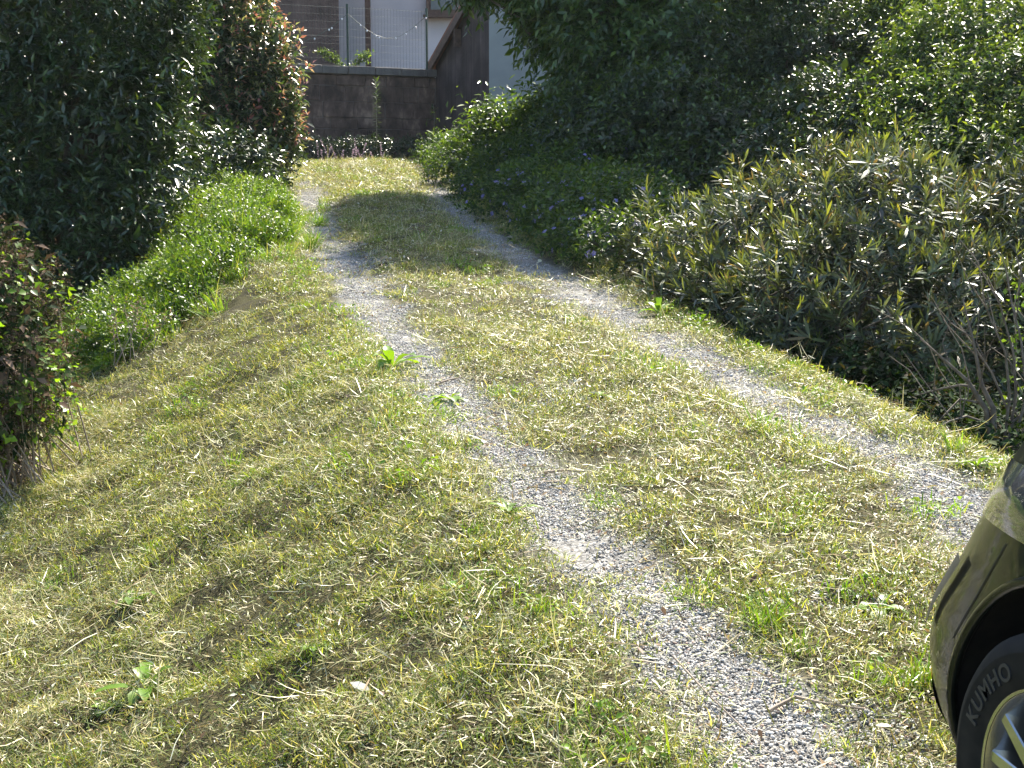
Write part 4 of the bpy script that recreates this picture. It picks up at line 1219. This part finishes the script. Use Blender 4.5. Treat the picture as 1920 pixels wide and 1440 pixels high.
def tuft(u, v, n, h, label, pal=GREEN, spread=.04):
    b = on_ground(u, v)
    root = empty('grass_tuft', b, label, 'grass tuft', 'single tufts of uncut grass')
    V, F, C = strip_blades(n, spread, h * .5, h, .003, .006, .05, pal, .5)
    link('blades', np_mesh('blades', V + np.array(b[:]), F, C), M_GRASS, root)
for a in ((1440, 1185, 60, .13, 'bright backlit grass tuft on the right edge of the left track'), (1500, 1225, 30, .08, 'small tuft just below the bright tuft on the track edge'),
          (1425, 800, 40, .12, 'grass tuft at the inner edge of the right track'), (290, 1040, 55, .10, 'tuft standing above a dark hollow on the left bank'),
          (100, 915, 90, .11, 'dense pale tuft at the left frame edge of the bank'), (380, 560, 60, .20, 'tall tuft below the ivy mound at the top of the bank'),
          (440, 880, 50, .10, 'yellowish tuft in the middle of the left bank'), (350, 590, 60, .16, 'broad bladed tuft where the mown bank meets the mound'),
          (890, 1000, 30, .07, 'small tuft left of the left track in the middle distance'), (1730, 1290, 70, .09, 'green tuft beside the car tyre'),
          (1790, 850, 60, .12, 'lush sunlit tuft on the right verge near the bare shrub'), (580, 470, 80, .22, 'tall green tuft beside the top of the left track')):
    tuft(*a)

def fallen_leaf(u, v, L, label, c):
    b = on_ground(u, v); b.z += .035
    a = rng.random() * 6.28
    D = np.array([[math.cos(a), math.sin(a), .45]]); N = np.array([[rng.normal() * .3, -.5, 1.0]])
    V, F, C = leaves(np.array([b[:]]), D, N, L, L * .45, np.array([c]), 'lance', .2)
    tag(link('fallen_leaf', np_mesh('fallen_leaf', V, F, C), M_HAY), label, 'leaf', 'fallen leaves')
fallen_leaf(695, 1320, .07, 'large pale fallen leaf on the lower bank', (.75, .72, .62))
fallen_leaf(1470, 1155, .035, 'small pale fallen leaf beside the bright grass tuft', (.7, .68, .6))
fallen_leaf(1035, 825, .05, 'pale curled leaf on the centre strip beside the left track', (.7, .66, .5))
fallen_leaf(1640, 1385, .05, 'pale torn leaf on the gravel at the bottom near the car', (.65, .6, .5))
fallen_leaf(1010, 500, .09, 'pale leaf lying on the centre strip below the tree shadow', (.7, .7, .55))

def stick(px, r, label, c=None):
    pp = [on_ground(u, v) + Vector((0, 0, .02)) for u, v in px]
    me = tubes_mesh('stick', [(pp, list(np.linspace(r, r * .4, len(pp))))], sides=6)
    tag(link('stick', me, M_TWIG, smooth_=True), label, 'stick', 'sticks and stalks on the ground')
stick([(818, 728), (840, 720), (862, 715)], .008, 'short dark twig at the left edge of the left track')
stick([(1440, 1350), (1490, 1322), (1550, 1335), (1620, 1345)], .006, 'long bent stalk lying across the gravel near the bottom')
stick([(1262, 1245), (1330, 1320), (1400, 1390), (1440, 1430)], .003, 'thin straight straw along the lower edge of the left track')
stick([(1020, 895), (1060, 892), (1090, 894)], .007, 'brown stalk on the gravel of the left track in the middle')
stick([(1622, 728), (1650, 748), (1672, 768)], .006, 'dark stick leaning over the right verge edge')

# ------------------------------------------------------------------ parked car, front left corner in view
def paint():
    m, nt, out = new_mat('car_paint')
    p = nd(nt, 'ShaderNodeBsdfPrincipled')
    p.inputs['Base Color'].default_value = (.010, .012, .010, 1); p.inputs['Metallic'].default_value = 0
    p.inputs['Roughness'].default_value = .3; p.inputs['Specular IOR Level'].default_value = .05; p.inputs['Coat Weight'].default_value = .5; p.inputs['Coat Roughness'].default_value = .06
    tc = nd(nt, 'ShaderNodeTexCoord')
    n = nd(nt, 'ShaderNodeTexNoise'); n.inputs['Scale'].default_value = 6; n.inputs['Detail'].default_value = 8
    nt.links.new(tc.outputs['Object'], n.inputs['Vector'])
    r = nd(nt, 'ShaderNodeMapRange'); r.inputs['To Min'].default_value = .0; r.inputs['To Max'].default_value = .035   # road dust
    nt.links.new(n.outputs['Fac'], r.inputs['Value']); nt.links.new(r.outputs[0], p.inputs['Coat Roughness'])
    nt.links.new(p.outputs[0], out.inputs['Surface'])
    return m
M_PAINT = paint()
M_TRIM = plain('black_plastic', (.025, .025, .026), .5, noise=(30, (.04, .04, .04), .4, .6))
M_RUBBER = plain('tyre_rubber', (.010, .010, .0105), .8, spec=.25, noise=(25, (.02, .019, .017), .4, .7))
M_RUBTXT = plain('tyre_lettering', (.03, .03, .031), .6)
M_ALLOY = plain('alloy', (.48, .48, .47), .25, metal=.95, noise=(8, (.36, .35, .33), .4, .7))
M_ALLOYDK = plain('alloy_dark', (.03, .03, .032), .4, metal=.6)
M_LAMP = plain('lamp_glass', (.05, .055, .06), .06, spec=.8, coat=1)
M_CHROME = plain('chrome', (.7, .7, .7), .1, metal=1)
M_CARGLASS = plain('car_glass', (.01, .012, .014), .04, spec=.7)

LV = np.array([  # z, front x, rear x, half width, plan exponent
    (.21, .80, -3.38, .84, 4.5), (.27, .85, -3.44, .875, 4.6), (.40, .865, -3.48, .90, 4.6), (.50, .835, -3.50, .905, 4.5), (.60, .775, -3.50, .905, 4.4),
    (.70, .735, -3.48, .90, 4.2), (.82, .70, -3.45, .89, 3.9), (.92, .655, -3.42, .875, 3.7), (1.01, .585, -3.38, .855, 3.5), (1.08, .48, -3.32, .83, 3.2), (1.13, .26, -3.24, .77, 3.0), (1.165, -.1, -3.1, .66, 2.8), (1.175, -.45, -2.8, .5, 2.6)])
zz = np.concatenate([np.linspace(.21, 1.08, 48), np.linspace(1.086, 1.175, 16)])
lv = np.stack([zz] + [np.interp(zz, LV[:, 0], LV[:, i]) for i in range(1, 5)], 1)
for it in range(4):
    lv[1:-1, 1:] = (lv[:-2, 1:] + lv[1:-1, 1:] * 2 + lv[2:, 1:]) / 4

def body_pos(th, z, side=1, off=0.0):
    f, r, w, n = [np.interp(z, lv[:, 0], lv[:, i]) for i in range(1, 5)]
    a = (f - r) / 2; xc = (f + r) / 2
    c, s = np.cos(th), np.sin(th)
    x = xc + a * np.sign(c) * np.abs(c) ** (2 / n); y = w * np.abs(s) ** (2 / n)
    if off:
        nx = np.sign(c) * np.abs(c) ** (2 - 2 / n) / a; ny = np.abs(s) ** (2 - 2 / n) / w
        l = np.hypot(nx, ny); x = x + nx / l * off; y = y + ny / l * off
    return np.stack([x, side * y, np.broadcast_to(z, np.shape(x))], -1)

CAR_HEAD = R(14.4)
def build_car():
    WR = .335
    wheel_px = at(2022, 1528, 2.40)
    heading = CAR_HEAD
    fwd = Vector((-math.sin(heading), math.cos(heading), 0)); left = Vector((-math.cos(heading), -math.sin(heading), 0))
    w0 = Vector((wheel_px.x, wheel_px.y, 0))
    o = w0 - left * .80
    gz = hz(w0.x, w0.y) + .015
    zx = fwd + Vector((0, 0, SLOPE * math.cos(heading))); zx.normalize()
    yx = left.copy(); yx.z = -.035; yx.normalize(); up = zx.cross(yx).normalized()
    M = Matrix.Identity(4); M.col[0][:3] = zx; M.col[1][:3] = yx; M.col[2][:3] = up
    M.translation = Vector((o.x, o.y, gz)) - yx * 0 + Vector((0, 0, .035 * -.80 + .028))
    car = empty('parked_car', M.translation, 'dark glossy car at the right frame edge with one wheel in view', 'car')
    car.rotation_euler = M.to_euler()
    def add(name, me, mat, parent=car, sm=True):
        return link(name, me, mat, parent, sm, local=True)
    # body shell with wheel openings
    th = np.concatenate([np.linspace(0, 1.25, 150), np.linspace(1.26, 2.2, 40), np.linspace(2.21, math.pi, 70)])
    AR = .42
    def shell(side):
        G = body_pos(th[:, None] + 0 * lv[None, :, 0], lv[None, :, 0] + 0 * th[:, None], side)
        V = G.reshape(-1, 3).copy(); nz = len(lv)
        i = np.arange(len(th) - 1)[:, None] * nz + np.arange(nz - 1)[None]
        q = np.stack([i, i + nz, i + nz + 1, i + 1], -1).reshape(-1, 4)
        if side < 0: q = q[:, ::-1]
        hole = np.zeros(len(V), bool); 
        for ax in (0.0, -2.65):
            dx = V[:, 0] - ax; dz = V[:, 2] - WR; d = np.hypot(dx, dz)
            sidey = np.abs(V[:, 1]) > .55
            inn = (d < AR) & sidey
            # snap near-inside verts to the rim
            near = inn & (d > AR - .03)
            V[near, 0] = ax + dx[near] / d[near] * AR; V[near, 2] = WR + dz[near] / d[near] * AR
            hole |= inn & ~near
        keep = ~hole[q].any(1)
        return V, q[keep]
    Vl, ql = shell(1); Vr, qr = shell(-1)
    V = np.concatenate([Vl, Vr]); F = np.concatenate([ql, qr + len(Vl)])
    add('body', np_mesh('body', V, [F]), M_PAINT)
    # patches that follow the skin
    def patch(name, t0, t1, z0, z1, mat, off=.004, side=1, skew=0.0, nt_=24, nz_=8, parent=car, lens=False):
        u = np.linspace(0, 1, nt_)[:, None]; v = np.linspace(0, 1, nz_)[None]
        Z = z0(u) + (z1(u) - z0(u)) * v if callable(z0) else z0 + (z1 - z0) * v + 0 * u
        T = t0 + (t1 - t0) * u + skew * v
        P = body_pos(T, Z, side, off)
        if lens:
            bulge = (np.sin(np.pi * u) * np.sin(np.pi * v))[..., None]
            P = P + (body_pos(T, Z, side, off + .012) - P) * bulge
        V = P.reshape(-1, 3)
        i = np.arange(nt_ - 1)[:, None] * nz_ + np.arange(nz_ - 1)[None]
        q = np.stack([i, i + nz_, i + nz_ + 1, i + 1], -1).reshape(-1, 4)
        if side < 0: q = q[:, ::-1]
        return add(name, np_mesh(name, V, [q]), mat, parent)
    for sd_ in (1, -1):
        hl = patch('corner_lamp', .60, 1.10, lambda u: .73 + .07 * u, lambda u: .86 + .085 * u, M_LAMP, .005, sd_, lens=True)
        if sd_ == 1: hl['label'] = 'dark glassy lamp wrapped round the corner'
        patch('reflector', .72, .82, .80, .85, M_CHROME, .009, sd_, parent=hl)
        patch('lower_bumper', .0, .76, .215, .30, M_TRIM, .006, sd_)
        patch('bumper_fin', .60, .68, .44, .64, M_TRIM, .014, sd_, .05)
        patch('fog_lamp', .36, .42, .42, .50, M_LAMP, .008, sd_)
        patch('panel_seam', .888, .893, .75, .50, M_RUBBER, .0015, sd_, .0)
        patch('panel_seam', .0, 1.3, 1.037, 1.042, M_TRIM, .0015, sd_)
        patch('door_seam', 1.63, 1.634, .30, .98, M_TRIM, .0015, sd_)
        patch('grille', .0, .33, .52, .72, M_TRIM, .005, sd_)
        patch('sill_trim', 1.33, 1.90, .215, .32, M_TRIM, .005, sd_)
        # wheel opening lip that follows the skin
        for ax in (0.0, -2.65):
            pts = []
            for k in np.linspace(-.28, math.pi + .28, 40):
                x = ax + (AR + .002) * math.cos(k); z = max(.215, WR + (AR + .002) * math.sin(k))
                f, r, w, n = [float(np.interp(z, lv[:, 0], lv[:, i])) for i in range(1, 5)]
                a = (f - r) / 2; xc = (f + r) / 2
                y = w * max(0, 1 - abs((x - xc) / a) ** n) ** (1 / n)
                pts.append((x, sd_ * (y - .004), z))
            add('arch_lip', tubes_mesh('arch_lip', [(pts, .012)], sides=8), M_PAINT)
            # dark liner of the wheel well
            Vw = []
            ks = np.linspace(-.3, math.pi + .3, 30)
            for outer in (True, False):
                for k in ks:
                    x = ax + (AR + .004) * math.cos(k); z = WR + (AR + .004) * math.sin(k)
                    f, r, w, n_ = [float(np.interp(z, lv[:, 0], lv[:, i])) for i in range(1, 5)]
                    a = (f - r) / 2; xc = (f + r) / 2
                    y = w * max(0, 1 - abs((x - xc) / a) ** n_) ** (1 / n_) - .012
                    Vw.append((x, sd_ * (y if outer else .50), z))
            n = len(ks); q = np.array([[i, i + 1, i + 1 + n, i + n] for i in range(n - 1)])
            cap = [(ax, sd_ * .50, WR)]
            V = np.array(Vw + cap); tri = np.array([[n + i, n + i + 1, 2 * n] for i in range(n - 1)])
            add('wheel_well', np_mesh('wheel_well', V, [q, tri]), M_RUBBER)
    # cabin
    CL = np.array([(1.10, -.32, -3.25, .82, 4), (1.18, -.50, -3.2, .78, 4), (1.30, -.82, -3.1, .73, 4), (1.45, -1.15, -2.95, .67, 4)])
    RF = np.array([(1.45, -1.13, -2.97, .675, 4), (1.52, -1.28, -2.9, .645, 3.6), (1.57, -1.5, -2.75, .56, 3.2), (1.60, -1.8, -2.4, .35, 2.6), (1.605, -2.0, -2.2, .1, 2.2)])
    def loft(L, k=6):
        z = np.linspace(L[0, 0], L[-1, 0], len(L) * k); L = np.stack([z] + [np.interp(z, L[:, 0], L[:, i]) for i in range(1, 5)], 1)
        t = np.linspace(0, 2 * math.pi, 120, endpoint=False)
        a = (L[:, 1] - L[:, 2]) / 2; xc = (L[:, 1] + L[:, 2]) / 2
        c, s = np.cos(t)[None], np.sin(t)[None]; e = 2 / L[:, 4][:, None]
        V = np.stack([xc[:, None] + a[:, None] * np.sign(c) * np.abs(c) ** e, L[:, 3][:, None] * np.sign(s) * np.abs(s) ** e, z[:, None] + 0 * c], -1)
        m = len(t); i = np.arange(len(z) - 1)[:, None] * m; j = np.arange(m)[None]
        q = np.stack([i + j, i + (j + 1) % m, i + m + (j + 1) % m, i + m + j], -1).reshape(-1, 4)
        return V.reshape(-1, 3), q
    V, q = loft(CL); add('windows', np_mesh('windows', V, [q]), M_CARGLASS)
    V, q = loft(RF); add('roof', np_mesh('roof', V, [q]), M_PAINT)
    for sd_ in (1, -1):
        for x0, x1 in ((-.25, -1.18), (-1.75, -1.80), (-3.2, -2.93)):
            add('pillar', tubes_mesh('pillar', [([(x0, sd_ * .80 * (.97 if x0 > -.5 else 1), 1.03), ((x0 + x1) / 2, sd_ * .755, 1.25), (x1, sd_ * .67, 1.46)], .03)], sides=8), M_PAINT)
        mir = add('door_mirror', blob_mesh('door_mirror', (-.62, sd_ * .97, 1.08), .1, 2, (.7, 1.05, .7)), M_PAINT)
        add('mirror_arm', box_mesh('mirror_arm', (-.66, min(sd_ * .80, sd_ * .93), 1.02), (-.58, max(sd_ * .80, sd_ * .93), 1.06), .01), M_TRIM, mir, False)
    add('underbody', box_mesh('underbody', (-3.1, -.62, .2), (.55, .62, .36)), M_TRIM, car, False)
    # wheels
    def lathe(prof, seg=72):
        P = np.array(prof); t = np.linspace(0, 2 * math.pi, seg, endpoint=False)
        V = np.stack([P[:, 1][:, None] * np.cos(t)[None], np.repeat(P[:, 0][:, None], seg, 1), P[:, 1][:, None] * np.sin(t)[None]], -1)
        i = np.arange(len(P) - 1)[:, None] * seg; j = np.arange(seg)[None]
        q = np.stack([i + j, i + (j + 1) % seg, i + seg + (j + 1) % seg, i + seg + j], -1).reshape(-1, 4)
        return V.reshape(-1, 3), q
    tyre_prof = [(-.1, .225), (-.108, .25), (-.112, .285), (-.105, .315), (-.088, .330), (-.06, .335), (-.052, .329), (-.045, .335), (-.01, .336), (-.004, .329), (.004, .329), (.01, .336), (.045, .335), (.052, .329), (.06, .335),
                 (.088, .330), (.105, .315), (.1125, .300), (.1135, .297), (.1125, .294), (.112, .27), (.110, .25), (.104, .236), (.1, .225)]
    Vt, qt = lathe(tyre_prof); tyre_me = np_mesh('tyre', Vt, [qt])
    rim_prof = [(-.09, .222), (-.07, .205), (0, .19), (.06, .20), (.085, .213), (.098, .224), (.104, .230), (.101, .234)]
    Vr_, qr_ = lathe(rim_prof); rim_me = np_mesh('rim', Vr_, [qr_])
    # five split spokes
    bm = bmesh.new()
    def prism(poly, y0, y1):
        a = [bm.verts.new((x, y0, z)) for x, z in poly]; b = [bm.verts.new((x * .985, y1, z * .985)) for x, z in poly]
        bm.faces.new(b[::-1]); n = len(poly)
        for i in range(n): bm.faces.new((a[i], a[(i + 1) % n], b[(i + 1) % n], b[i]))
    for s in range(5):
        for dt in (-.17, .17):
            a0 = s * 2 * math.pi / 5 + dt * .55 + .3; a1 = s * 2 * math.pi / 5 + dt * 1.35 + .3
            w0, w1 = .020, .013
            c0_, s0_ = math.cos(a0), math.sin(a0); c1_, s1_ = math.cos(a1), math.sin(a1)
            prism([(c0_ * .05 - s0_ * w0, s0_ * .05 + c0_ * w0), (c0_ * .05 + s0_ * w0, s0_ * .05 - c0_ * w0), (c1_ * .222 + s1_ * w1, s1_ * .222 - c1_ * w1), (c1_ * .222 - s1_ * w1, s1_ * .222 + c1_ * w1)], .06, .092)
    prism([(.062 * math.cos(k), .062 * math.sin(k)) for k in np.linspace(0, 2 * math.pi, 24, endpoint=False)], .05, .088)
    bmesh.ops.recalc_face_normals(bm, faces=bm.faces)
    bmesh.ops.bevel(bm, geom=list(bm.edges), offset=.003, segments=1, affect='EDGES')
    spoke_me = bpy.data.meshes.new('spokes'); bm.to_mesh(spoke_me); bm.free()
    hub_me = blob_mesh('hub_cap', (0, .09, 0), .03, 2, (1, .3, 1))
    Vb, qb = lathe([(.0, .02), (.0, .165), (-.01, .165), (-.01, .02)], 48); brake_me = np_mesh('brake_disc', Vb, [qb])
    # raised sidewall lettering bent round the tyre
    cu = bpy.data.curves.new('lettering', 'FONT'); cu.body = 'KUMHO'; cu.size = .048; cu.align_x = 'CENTER'; cu.extrude = .0015; cu.space_character = 1.18; cu.offset = .0012
    to = bpy.data.objects.new('lettering', cu); col.objects.link(to)
    dg = bpy.context.evaluated_depsgraph_get()
    tme = bpy.data.meshes.new_from_object(to.evaluated_get(dg)); bpy.data.objects.remove(to)
    tme.name = 'lettering'
    bm = bmesh.new(); bm.from_mesh(tme)
    bmesh.ops.subdivide_edges(bm, edges=[e for e in bm.edges if e.calc_length() > .012], cuts=2)
    A0 = LETTER_ANGLE
    for v in bm.verts:
        r = .2525 + v.co.y * .95; ang = A0 + v.co.x / .262
        v.co = Vector((r * math.cos(ang), .1115 + .0012 + v.co.z, r * math.sin(ang)))
    bm.to_mesh(tme); bm.free(); tme.materials.clear()
    for ax in (0.0, -2.65):
        for sd_ in (1, -1):
            wh = bpy.data.objects.new('wheel', None); col.objects.link(wh); wh.parent = car
            wh.location = (ax, sd_ * .755, WR); wh.rotation_euler = (0, 0, 0 if sd_ > 0 else math.pi)
            for nm, me, mt in (('tyre', tyre_me, M_RUBBER), ('rim', rim_me, M_ALLOY), ('spokes', spoke_me, M_ALLOY), ('hub_cap', hub_me, M_ALLOYDK), ('brake_disc', brake_me, M_ALLOYDK), ('lettering', tme, M_RUBTXT)):
                link(nm, me, mt, wh, nm not in ('spokes', 'lettering'), local=True)
# seen from the left side the front of the car (+x) is to the left: angles run from +x (left in view) upwards
LETTER_ANGLE = R(36)
build_car()

# ------------------------------------------------------------------ thin haze volume added to stand in for lens veil
def haze():
    m, nt, out = new_mat('haze')
    v = nd(nt, 'ShaderNodeVolumePrincipled')
    v.inputs['Color'].default_value = (.86, .92, 1.0, 1); v.inputs['Density'].default_value = HAZE; v.inputs['Anisotropy'].default_value = .35
    nt.links.new(v.outputs[0], out.inputs['Volume'])
    o = link('haze', box_mesh('haze', (-1000, -1000, -3.6), (1000, 1000, 11.2)), m)
    tag(o, 'thin haze added to stand in for the lens veil', None, kind='stuff')
HAZE = .00025
haze()
